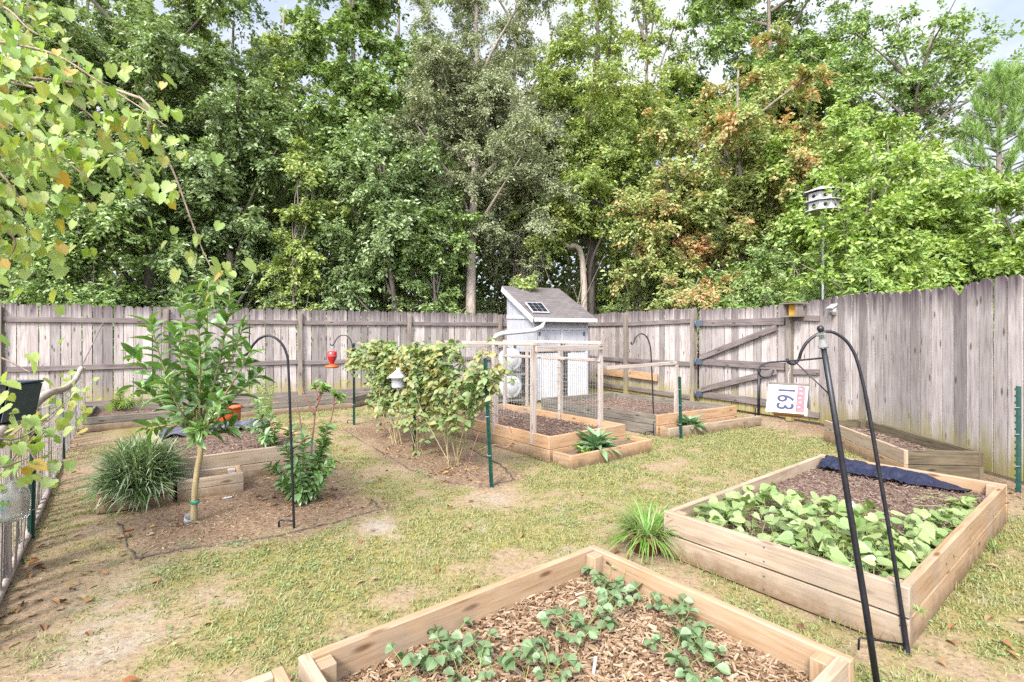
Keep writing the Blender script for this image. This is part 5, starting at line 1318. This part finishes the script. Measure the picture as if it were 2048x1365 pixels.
canes = [([(-200, 60, 2.1), (0, 85, 2.15), (110, 110, 2.2), (200, 165, 2.25), (280, 215, 2.3), (335, 255, 2.3)], 26), ([(-150, 120, 2.2), (0, 160, 2.2), (100, 185, 2.2), (180, 230, 2.25), (240, 300, 2.3), (285, 360, 2.35)], 22), ([(-150, 180, 2.0), (0, 240, 2.0), (60, 270, 2.0), (130, 320, 2.05), (190, 370, 2.1)], 20),
         ([(-150, 260, 1.9), (-20, 330, 1.9), (40, 400, 1.95), (60, 470, 2.0)], 16), ([(-150, -40, 2.3), (0, 10, 2.3), (60, 60, 2.3), (120, 90, 2.35)], 16), ([(230, 180, 2.3), (300, 270, 2.35), (345, 340, 2.4), (375, 420, 2.45), (405, 500, 2.5), (440, 570, 2.55)], 4), ([(-150, 400, 1.9), (-30, 440, 1.9), (30, 480, 1.95), (15, 520, 2.0)], 10),
         ([(-120, 300, 2.2), (20, 310, 2.2), (80, 300, 2.2), (150, 260, 2.25)], 14)]
for (pp, n) in canes:
    path = smooth([V(-3.2, 2.2, 2.6)] + [P(*q) for q in pp], 5); mm = len(path)
    mb.tube(path, [.008 - .006 * i / (mm - 1) for i in range(mm)], 5, cap=False); parts.append(gleaves(path[5:], int(n * 7.5), .050))
parts.append(gleaves(smooth([P(x, y, 2.5) for x, y in ((395, 480), (405, 510), (425, 550), (440, 580))], 4), 12, .07))
mb.build('cane', M['twig'], gv); foliage('foliage', parts, M['lf_grape'], gv, True)
gl = thing('grape_vine', 'low yellow and orange tinged grapevine climbing the netting fence by the trough', 'vine', (-3.0, 2.6, 0)); mb = MB(); parts = []
for (pp, n) in [([(-40, 1000, 2.5), (40, 900, 2.7), (100, 830, 3.2), (150, 790, 4.2), (160, 770, 5.0)], 26), ([(-60, 860, 2.4), (20, 880, 2.5), (70, 860, 2.7), (110, 830, 3.0)], 22), ([(-40, 940, 2.4), (20, 930, 2.45), (60, 915, 2.55)], 10), ([(-60, 700, 2.1), (0, 715, 2.15), (60, 745, 2.2)], 7), ([(60, 900, 2.7), (80, 940, 2.7), (70, 960, 2.7)], 5)]:
    path = smooth([P(*q) for q in pp], 5); mm = len(path); mb.tube(path, [.006 - .004 * i / (mm - 1) for i in range(mm)], 5, cap=False); parts.append(gleaves(path, n * 2, .06, 0, .3))
mb.tube([V(-2.95, 2.3, 0), P(-40, 1000, 2.5)], .007, 5)
mb.build('cane', M['twig'], gl); foliage('foliage', parts, M['lf_grape'], gl, True)

# ------------------------------------------------------------------ trees
LM = 3.5
def clump_leaves(c, rc, n, L, wf, flat=.75, tm=None, droop=.3):
    """leaves set along twigs that radiate from a bough end"""
    K = max(5, int(9 + 9 * rc)); tw = rdir(K) * np.array([1, 1, .62]) + np.array([0, -.12, .06]); ln = rc * (.55 + .75 * RNG.random(K))
    k = RNG.integers(0, K, n); r = RNG.random(n) ** .62; d = norm(tw)[k]
    p = np.array(c)[None] + d * (r * ln[k])[:, None]
    p[:, 2] -= .28 * rc * r ** 2 * (.4 + .8 * RNG.random(K)[k])
    p = p + RNG.normal(size=(n, 3)) * (.085 * rc)
    sd = norm(np.cross(d, np.array([0, 0, 1.0])) + 1e-3) * np.where(RNG.random(n) < .5, 1, -1)[:, None]
    T = norm(d * .55 + sd * .7 + RNG.normal(size=(n, 3)) * .38 + np.array([0, 0, -droop])); N = norm(d * .25 + RNG.normal(size=(n, 3)) * .50 + np.array([0, -.25, .8]))
    Ls = .84 * L * (.5 + .95 * RNG.random(n)); return scatter(p, T, N, Ls, Ls * wf * (.8 + .4 * RNG.random(n)), tm or tmpl_diamond())
def tree(name, label, cat, px, d, h, crown, nclump, nleaf, L, wf, mat, bark='bark', tr=.12, rc=(.38, .85), lean=(0, 0), limbs=10, seed=0, shape='ell', shell=.55, group=None):
    """crown: (centre z, rx, ry, rz) relative to the base"""
    rs_ = random.Random(seed + 31); bx, by = (px - CX) / F * d, d
    base = V(bx, by, 0); th = thing(name, label, cat, tuple(base), group)
    top = base + V(lean[0], lean[1], h * .93)
    pts = [base - V(0, 0, .1)] + [base.lerp(top, k / 6) + V(rs_.uniform(-.1, .1) * (k > 0), rs_.uniform(-.1, .1), 0) for k in range(7)]
    path = smooth(pts, 3); n = len(path); mb = MB(); mb.tube(path, [tr * (1.25 - .25 * min(1, i / 3)) * (1 - .85 * i / (n - 1)) + .006 for i in range(n)], 9)
    cz, rx, ry, rz = crown; cc = base + V(lean[0] * cz / h, lean[1] * cz / h, cz); cl = []
    for i in range(int(nclump * 1.35)):
        dd_ = Vector([rs_.gauss(0, 1) for _ in range(3)]).normalized(); r_ = shell + (1.18 - shell) * rs_.random() if rs_.random() < .75 else rs_.random() * shell
        if shape == 'cone': f = 1 - .72 * (dd_.z * r_ * .5 + .5)
        else: f = 1
        cl.append((cc + V(dd_.x * rx * r_ * f, dd_.y * ry * r_ * f, dd_.z * rz * r_), rs_.uniform(*rc)))
    parts = []
    tot = sum(r_ ** 2 for _, r_ in cl)
    for c, r_ in cl:
        if c.z < .25: c.z = .25 + rs_.random() * .4
        parts.append(clump_leaves(c, r_, max(8, int(LM * nleaf * r_ * r_ / tot)), L, wf))
    for c, r_ in rs_.sample(cl, min(limbs + 6, len(cl))):
        zz = max(.15, min(.85, (c.z - base.z - rs_.uniform(.4, 1.6)) / h)); q = base.lerp(top, zz)
        m_ = q.lerp(c, .5) + V(rs_.uniform(-.2, .2), rs_.uniform(-.2, .2), rs_.uniform(-.1, .3)); pp = smooth([q, m_, c + (c - q) * .25], 4); k = len(pp)
        mb.tube(pp, [tr * .36 * (1 - .85 * i / (k - 1)) + .004 for i in range(k)], 6, cap=False)
    mb.build('trunk', M[bark], th); foliage('crown', parts, M[mat], th)
    return th
# name, label, category, px, distance, height, crown(z, rx, ry, rz), clumps, leaves, leaf length, width factor, material, extra
TREES = [
 ('oak_tree', 'dark green oak behind the fence at the far left of the picture', 'tree', 60, 13.5, 12, (6.2, 3.2, 1.8, 5.6), 80, 22000, .15, .55, 'lf_dark', dict(tr=.2, limbs=12)),
 ('oak_tree', 'dark dense oak rising above the young citrus tree', 'tree', 300, 13.6, 13, (6.6, 2.9, 1.7, 6.3), 80, 22000, .14, .55, 'lf_dark', dict(tr=.2, bark='bark_dark')),
 ('broadleaf_tree', 'deep green tree above the hook in front of the citrus shrub', 'tree', 470, 14.2, 11, (5.6, 1.9, 1.5, 5.0), 60, 17000, .13, .55, 'lf_dark', dict(tr=.14)),
 ('broadleaf_tree', 'bright mid green tree draped with climbers above the red feeder', 'tree', 705, 15.0, 14, (7.2, 1.6, 1.4, 6.9), 75, 20000, .14, .62, 'lf_mid', dict(tr=.16)),
 ('leaning_tree', 'slim dark leaning tree between the red feeder and the pale trunk', 'tree', 795, 13.6, 7.6, (5.0, 1.7, 1.2, 2.3), 36, 9500, .12, .55, 'lf_dark', dict(tr=.10, lean=(-.55, .2), bark='bark_dark')),
 ('water_oak', 'grey olive oak with a straight pale trunk left of the shed', 'tree', 943, 14.6, 13.5, (8.1, 3.0, 1.8, 4.9), 110, 46000, .095, .44, 'lf_olive', dict(tr=.19, bark='bark_pale', lean=(.15, .3), shell=.4)),
 ('broadleaf_tree', 'yellow green tree with dark forked trunks right above the shed', 'tree', 1175, 15.4, 12.5, (7.4, 2.3, 1.5, 4.8), 70, 20000, .12, .52, 'lf_yellowg', dict(tr=.2, bark='bark_dark', lean=(.3, 0))),
 ('broadleaf_tree', 'tall thin yellowish tree behind the forked trunks', 'tree', 1290, 18.0, 15.5, (8.8, 2.1, 1.4, 7.0), 50, 11000, .14, .55, 'lf_yellowg', dict(tr=.14)),
 ('maple_tree', 'turning maple with orange and red tinted leaves above the gate', 'tree', 1475, 14.0, 9.4, (5.2, 2.9, 1.7, 4.4), 80, 25000, .12, .62, 'lf_maple', dict(tr=.13)),
 ('broadleaf_tree', 'tall green tree behind the turning maple', 'tree', 1540, 18.5, 17, (10.2, 3.8, 1.8, 6.2), 90, 30000, .16, .55, 'lf_mid', dict(tr=.2, rc=(.55, 1.1))),
 ('broadleaf_tree', 'airy tree stretching its branches against the sky at the upper right', 'tree', 1720, 17.0, 12.8, (9.6, 3.4, 1.6, 2.8), 46, 5600, .15, .55, 'lf_mid', dict(tr=.16, rc=(.35, .8), lean=(2.6, 0), limbs=26)),
 ('sapling_tree', 'bright lime green sapling just right of the martin house', 'tree', 1735, 8.6, 4.4, (3.2, .95, .5, 1.5), 30, 2300, .11, .62, 'lf_lime', dict(tr=.035, rc=(.25, .5))),
 ('sapling_tree', 'lime green leafy sapling above the notched board of the right fence', 'tree', 1880, 9.8, 4.8, (3.1, 1.5, 1.1, 2.0), 40, 6500, .12, .62, 'lf_lime', dict(tr=.05, rc=(.3, .6))),
 ('sapling_tree', 'yellow lime sapling at the right edge of the picture', 'tree', 2060, 9.0, 4.0, (2.6, 1.2, 1.1, 1.6), 30, 5000, .11, .5, 'lf_lime', dict(tr=.05, rc=(.3, .6))),
 ('broadleaf_tree', 'green tree filling the gap between the maple and the lime saplings', 'tree', 1680, 12.6, 6.4, (3.8, 1.8, 1.2, 2.9), 44, 10000, .12, .55, 'lf_lime', dict(tr=.1)),
 ('broadleaf_tree', 'pale green tree behind the lime saplings at the right', 'tree', 1880, 15.5, 7.0, (4.2, 2.4, 1.2, 3.0), 44, 10000, .13, .55, 'lf_yellowg', dict(tr=.1)),
 ('understory_tree', 'lighter green understory tree between the left oak and the citrus tree', 'tree', 175, 12.2, 6.2, (3.6, 1.6, 1.0, 2.4), 34, 6500, .12, .55, 'lf_mid', dict(tr=.07)),
 ('understory_tree', 'yellowing spindly tree above the first fence post', 'tree', 590, 13.4, 6.4, (3.9, 1.2, .9, 2.4), 26, 3600, .12, .6, 'lf_yellowg', dict(tr=.05, rc=(.25, .55))),
 ('understory_tree', 'fresh green understory tree hugging the pale oak trunk on its left', 'tree', 875, 14.0, 5.6, (3.6, 1.0, .8, 1.9), 26, 4200, .11, .55, 'lf_mid', dict(tr=.05, rc=(.25, .55))),
 ('understory_tree', 'grey green understory tree just left of the shed roof', 'tree', 1045, 15.8, 8.0, (5.2, 1.3, 1.0, 2.6), 34, 7500, .10, .5, 'lf_olive', dict(tr=.07, rc=(.3, .6))),
 ('understory_tree', 'small speckled orange tree over the hinge side of the gate', 'tree', 1345, 13.8, 6.0, (3.7, 1.2, .9, 2.2), 28, 5200, .11, .6, 'lf_maple', dict(tr=.06, rc=(.25, .55))),
 ('broadleaf_tree', 'back row tree high over the fence corner by the nest box', 'tree', 1640, 21.0, 15, (9.0, 2.6, 1.6, 5.6), 44, 11000, .17, .55, 'lf_mid', dict(tr=.2)),
 ('broadleaf_tree', 'back row tree filling the gap left of the climber draped tree', 'tree', 565, 20.0, 15, (8.4, 1.6, 1.4, 6.2), 40, 8000, .17, .55, 'lf_yellowg', dict(tr=.15)),
 ('broadleaf_tree', 'tall dark back row tree over the far left fence', 'tree', 180, 18.5, 16, (8.4, 3.6, 1.6, 7.8), 60, 13000, .20, .55, 'lf_dark', dict(tr=.2)),
 ('broadleaf_tree', 'back row tree between the two dark oaks', 'tree', 400, 18.5, 15.5, (8.2, 2.2, 1.6, 7.3), 50, 11000, .20, .55, 'lf_shade', dict(tr=.2)),
 ('broadleaf_tree', 'back row green tree filling in right of the climber draped tree', 'tree', 800, 19.0, 15, (8.2, 2.5, 1.6, 7.2), 54, 12000, .19, .55, 'lf_mid', dict(tr=.2)),
 ('broadleaf_tree', 'back row olive tree behind the pale oak trunk', 'tree', 1030, 20.0, 16.5, (9.2, 2.7, 1.6, 6.8), 60, 15000, .15, .45, 'lf_olive', dict(tr=.2)),
 ('broadleaf_tree', 'back row yellow green tree left of the turning maple', 'tree', 1370, 19.5, 9.5, (5.0, 2.0, 1.6, 3.9), 46, 10000, .16, .55, 'lf_yellowg', dict(tr=.2)),
]
for i, (nm, lab, cat, px, d, h, cr_, nc, nl, L_, wf, mt, ex) in enumerate(TREES):
    tree(nm, lab, cat, px, d, h, cr_, nc, nl, L_, wf, mt, seed=i * 7, **ex)
# shrubs and undergrowth just behind the fences
SH = [(30, 11.2, 2.3, 'lf_mid', 'low green bush over the fence at the far left'), (190, 11.8, 2.4, 'lf_mid', 'fresh green bush over the fence left of the citrus tree'), (430, 12.4, 2.7, 'lf_dark', 'dark bush over the fence right behind the citrus tree'), (570, 13.4, 2.4, 'lf_shade', 'brownish green bush over the fence above the first fence post'),
      (690, 13.6, 2.9, 'lf_dark', 'rounded dark bush over the fence behind the red feeder'), (850, 14.2, 2.6, 'lf_shade', 'thin bush left of the pale oak trunk'), (1035, 15.6, 2.6, 'lf_mid', 'green bush between the pale oak trunk and the shed'), (1150, 16.5, 3.0, 'lf_yellowg', 'sunlit yellowish bush behind the shed roof'),
      (1275, 14.2, 2.8, 'lf_shade', 'twiggy bush over the fence right of the shed'), (1390, 12.6, 3.0, 'lf_maple', 'mixed green and orange bush over the hinge side of the gate'), (1530, 11.4, 2.7, 'lf_mid', 'green bush over the latch side of the gate'), (1660, 10.4, 2.5, 'lf_mid', 'green bush over the fence corner behind the nest box'),
      (1790, 9.6, 2.6, 'lf_lime', 'lime green bush over the middle of the right fence'), (1990, 9.0, 2.6, 'lf_lime', 'yellow green bush over the right fence near the picture edge')]
SH += [(-40, 13.0, 3.6, 'lf_mid', 'tall leafy shrub behind the far left end of the long fence'), (120, 13.2, 3.4, 'lf_shade', 'brownish leafy shrub under the left dark oak'), (330, 13.8, 3.6, 'lf_mid', 'bright leafy shrub under the dense oak above the citrus tree'), (500, 15.2, 3.8, 'lf_yellowg', 'yellow flecked shrub deep between the oaks'), (640, 15.8, 4.0, 'lf_mid', 'tall shrub at the foot of the climber draped tree'), (760, 15.6, 3.4, 'lf_yellowg', 'yellowish shrub behind the slim leaning trunk'), (910, 16.6, 3.6, 'lf_shade', 'loose shrub behind the pale straight trunk'), (1100, 18.5, 4.2, 'lf_yellowg', 'pale shrub far back over the shed roof'), (1215, 17.0, 4.0, 'lf_mid', 'green shrub below the forked dark trunks'), (1330, 15.5, 4.0, 'lf_yellowg', 'yellow green shrub between shed and turning maple'), (1440, 13.6, 3.6, 'lf_mid', 'leafy shrub below the turning maple'), (1590, 12.4, 3.4, 'lf_yellowg', 'yellow green shrub behind the gate latch'), (1745, 8.4, 3.1, 'lf_lime', 'tall lime shrub hiding the martin house pole')]
for i, (px, d, h, mt, lab) in enumerate(SH):
    tree('bush', lab, 'bush', px, d, h, (h * .55, 1.15 if px < 1500 else .9, .7, h * .5), 22, 4200, .10, .5, mt, tr=.035, rc=(.3, .65), limbs=14, seed=100 + i, shell=.3, group='bushes behind the fence')
# pine at the right
pp_ = (2000 - CX) / F * 13; pn = thing('pine_tree', 'young pine with upright needle tufts at the right against the sky', 'tree', (pp_, 13, 0)); mb = MB(); parts = []
mb.tube([V(pp_, 13, 0), V(pp_, 13, 4), V(pp_ - .05, 13, 8.2)], [.12, .09, .015], 8)
def needles(c, dr_, n, L_):
    d = norm(rdir(n) * .75 + np.array(dr_)); p = np.tile(np.array(c), (n, 1)) - np.array(dr_) * RNG.random((n, 1)) * .35
    return scatter(p, d, rdir(n), L_, .016, tmpl_tri())
for k in range(90):
    z = 3.0 + 5.2 * (k / 90) ; a = k * 2.4; rr = (8.7 - z) * .30 + .15
    e = V(pp_ + rr * math.cos(a), 13 + rr * math.sin(a), z + .35 * rr); q = V(pp_, 13, z - .1)
    mb.tube([q, q.lerp(e, .6) - V(0, 0, .05), e + V(0, 0, .15)], [.025, .018, .008], 5, cap=False)
    for f in (.55, .8, 1.0):
        parts.append(needles(tuple(q.lerp(e, f)), (.2 * math.cos(a), .2 * math.sin(a), .9), 90, .22))
parts.append(needles((pp_ - .05, 13, 8.3), (0, 0, 1), 200, .26))
mb.build('trunk', M['bark'], pn); foliage('crown', parts, M['lf_pine'], pn)
# dead limb leaning right of the shed
dq = P(1168, 640, 15); dq.z = 0
dlb = thing('dead_limb', 'bare pale dead limb leaning between the trunks above the shed', 'branch', tuple(dq))
MB().tube(smooth([dq, P(1165, 520, 15), P(1130, 490, 14.8), P(1092, 458, 14.6)], 4), [.10] * 4 + [.085] * 4 + [.06] * 5, 8).build('trunk', M['bark_pale'], dlb)
# the wood beyond: one mass
n = 120000
x = RNG.uniform(-34, 34, n); y = RNG.uniform(20, 30, n) + .1 * np.abs(x); pxs = x / y * F + CX
lim = 6.0 + 5.0 * vnoise(x, y * .3, .28, 77) + np.where(pxs < 900, 2.0, 0) + np.where((pxs > 1050) & (pxs < 1600), 1.0, 0) - np.where(pxs > 1750, 2.2, 0)
z = lim * RNG.random(n) ** .8
keep = fbm(x * .5 + z * .4, z * .5 + y * .1, 1.0, 12) > .30
p = np.column_stack([x, y, z])[keep]; n = len(p)
Vv, Ff, uv = scatter(p, norm(RNG.normal(size=(n, 3)) + np.array([0, 0, -.3])), norm(RNG.normal(size=(n, 3)) * .6 + np.array([0, -.2, .7])), .36 * (.6 + .7 * RNG.random(n)), .20, tmpl_diamond())
wd = mesh_np('woodland', Vv, Ff, M['lf_shade']); tag(wd, 'far mass of green woodland seen through gaps between the trees', 'woodland', kind='stuff')
# thin bare stems of the thicket
mb = MB()
for i in range(150):
    px = random.uniform(520, 1700); d = random.uniform(14.5, 19); b = V((px - CX) / F * d, d, 0); hh = random.uniform(2.5, 6)
    mb.tube([b, b + V(random.uniform(-.3, .3), random.uniform(-.2, .2), hh * .5), b + V(random.uniform(-.7, .7), random.uniform(-.4, .4), hh)], [random.uniform(.02, .05), .018, .006], 5, cap=False)
tag(mb.build('thicket_stems', M['bark']), 'thin bare stems of the thicket between the trunks', 'thicket', kind='stuff')
# climber on the shed roof
cr0 = rs[3].lerp(rs[2], .36); cv = thing('climber', 'leafy climber spilling over the top of the shed roof', 'climber', tuple(cr0)); parts = []
for k in range(9): parts.append(clump_leaves(tuple(cr0 + V(random.uniform(-.22, .3), random.uniform(-.1, .1), .08 + random.uniform(-.02, .25)) - rup * .22 * random.random()), .14, 60, .085, .6))
foliage('foliage', parts, M['lf_yellowg'], cv)
MB().tube([V(cr0.x, cr0.y + .25, 0), V(cr0.x, cr0.y + .2, 1.6), cr0 + V(0, .05, .1)], .012, 6).build('stem', M['bark'], cv)

# ------------------------------------------------------------------ grass, chips and fallen leaves on the ground
n = 620000
x = RNG.uniform(-5.2, 4.3, n); y = 1.5 + 8.0 * RNG.random(n) ** 1.35
vis = np.abs(x) < y * 1.08 + .15
x, y = x[vis], y[vis]; g_, m_, s_ = masks(x, y)
tuft = vnoise(x, y, 22, 31)
ok = (RNG.random(len(x)) < np.clip((g_ - .15) * 1.35, .05, 1) * (.25 + tuft) * (1 - .8 * m_)) & free(x, y); x, y, g_ = x[ok], y[ok], g_[ok]; n = len(x)
a = RNG.random(n) * 6.283; el = R(12) + R(48) * RNG.random(n)
T = np.column_stack([np.cos(a) * np.cos(el), np.sin(a) * np.cos(el), np.sin(el)]); N = np.column_stack([-np.cos(a) * np.sin(el), -np.sin(a) * np.sin(el), np.cos(el)])
Ls = (.010 + .021 * RNG.random(n) ** 1.5) * (.7 + .6 * g_)
Vv, Ff, uv = scatter(np.column_stack([x, y, height(x, y)]), T, N, Ls, .0042 + .0004 * y, (np.array([(0, -.5, 0), (0, .5, 0), (.55, .4, .1), (.55, -.4, .1), (1, 0, -.1)]), np.array([(0, 1, 2), (0, 2, 3), (3, 2, 4)])))
tag(mesh_np('grass', Vv, Ff, M['blade'], uv=uv), 'short patchy yellow green lawn grass', 'grass', kind='stuff')
pe = []
for poly in KEEP[:-1]:
    for k in range(len(poly)):
        a_, b_ = poly[k], poly[(k + 1) % len(poly)]; m_ = int((b_ - a_).length * 260); t_ = RNG.random(m_); dn_ = (b_ - a_).normalized(); o_ = RNG.normal(size=m_) * .022
        pe.append(np.column_stack([a_.x + (b_.x - a_.x) * t_ - dn_.y * o_, a_.y + (b_.y - a_.y) * t_ + dn_.x * o_]))
pe = np.concatenate(pe); x, y = pe[:, 0], pe[:, 1]; g_, mm_, s_ = masks(x, y)
ok = free(x, y) & (RNG.random(len(x)) < np.clip(g_ + .15, 0, .9)) & (vnoise(x, y, 3.1, 13) > .35); x, y = x[ok], y[ok]; n = len(x)
a = RNG.random(n) * 6.283; el = R(35) + R(50) * RNG.random(n)
T = np.column_stack([np.cos(a) * np.cos(el), np.sin(a) * np.cos(el), np.sin(el)]); N = np.column_stack([-np.cos(a) * np.sin(el), -np.sin(a) * np.sin(el), np.cos(el)])
Vv, Ff, uv = scatter(np.column_stack([x, y, height(x, y)]), T, N, .025 + .055 * RNG.random(n) ** 1.6, .005, tmpl_blade())
tag(mesh_np('edge_grass', Vv, Ff, M['blade'], uv=uv), 'longer grass growing up along the bed boards', 'grass', kind='stuff')
nc = 900; cx_ = RNG.uniform(-4.5, 4.2, nc); cy_ = 1.7 + 6.5 * RNG.random(nc) ** 1.2; g_, mm_, s_ = masks(cx_, cy_)
ok = (RNG.random(nc) < .15 + g_ * .8) & (fbm(cx_, cy_, .9, 91) > .47); cx_, cy_ = cx_[ok], cy_[ok]; nc = len(cx_)
k = RNG.integers(0, nc, 26 * nc); x = cx_[k] + RNG.normal(size=len(k)) * .05; y = cy_[k] + RNG.normal(size=len(k)) * .05; ok = free(x, y); x, y = x[ok], y[ok]; n = len(x)
a = RNG.random(n) * 6.283; Ls = .010 + .012 * RNG.random(n)
Vv, Ff, uv = scatter(np.column_stack([x, y, height(x, y) + .006 + .012 * RNG.random(n)]), np.column_stack([np.cos(a), np.sin(a), .1 + 0 * a]), np.column_stack([RNG.normal(size=(n, 2)) * .4, np.ones(n)]), Ls, Ls * .8, tmpl_diamond())
tag(mesh_np('clover', Vv, Ff, M['lf_weed'], uv=uv), 'small broad leaved weeds mottling the lawn', 'weeds', kind='stuff')
# bark chips in the mulch areas
n = 110000; x = RNG.uniform(-5.5, 4.6, n); y = RNG.uniform(1.8, 9.0, n); g_, m_, s_ = masks(x, y)
ok = (RNG.random(n) < np.clip(m_ * .9 + .06 * (g_ < .3), 0, 1)) & free(x, y) & (np.abs(x) < y * 1.06 + .1); x, y = x[ok], y[ok]; n = len(x)
a = RNG.random(n) * 6.283; T = np.column_stack([np.cos(a), np.sin(a), RNG.normal(size=n) * .18]); N = np.column_stack([RNG.normal(size=(n, 2)) * .3, np.ones(n)]); Ls = .010 + .034 * RNG.random(n) ** 2.2
Vv, Ff, uv = scatter(np.column_stack([x, y, height(x, y) + .001]), T, N, Ls, Ls * .22, tmpl_chip(), Lz=.006)
tag(mesh_np('bark_mulch', Vv, Ff, M['chips'], uv=uv), 'loose bark mulch and straw strewn on the bare ground', 'mulch', kind='stuff')
# fallen leaves
n = 190; x = RNG.uniform(-4.6, 4.4, n); y = 1.7 + 6.5 * RNG.random(n) ** 1.2; ok = free(x, y) & (np.abs(x) < y * 1.05)
xf, yf = x[ok], y[ok]
for (px, py, k, r_) in ((40, 1240, 14, .12), (120, 1170, 14, .15), (100, 900, 14, .25), (255, 1075, 3, .03), (640, 990, 26, .10), (575, 1000, 22, .10), (345, 1060, 7, .06), (905, 950, 30, .16), (820, 905, 20, .2), (330, 1165, 2, .02), (65, 1120, 8, .1), (1350, 1095, 10, .12), (1310, 1120, 10, .1), (1990, 1000, 16, .2), (1860, 1250, 8, .2), (150, 870, 20, .2)):
    c = G(px, py); xf = np.concatenate([xf, c.x + RNG.normal(size=k) * r_]); yf = np.concatenate([yf, c.y + RNG.normal(size=k) * r_])
ok = free(xf, yf); xf, yf = xf[ok], yf[ok]; n = len(xf); a = RNG.random(n) * 6.283
Vv, Ff, uv = scatter(np.column_stack([xf, yf, height(xf, yf) + .012]), np.column_stack([np.cos(a), np.sin(a), RNG.normal(size=n) * .2]), np.column_stack([RNG.normal(size=(n, 2)) * .3, np.ones(n)]), .035 + .035 * RNG.random(n), .03, tmpl_lance(.3, .4))
tag(mesh_np('leaf_litter', Vv, Ff, M['litter'], uv=uv), 'scattered fallen brown and orange leaves', 'leaves', kind='stuff')
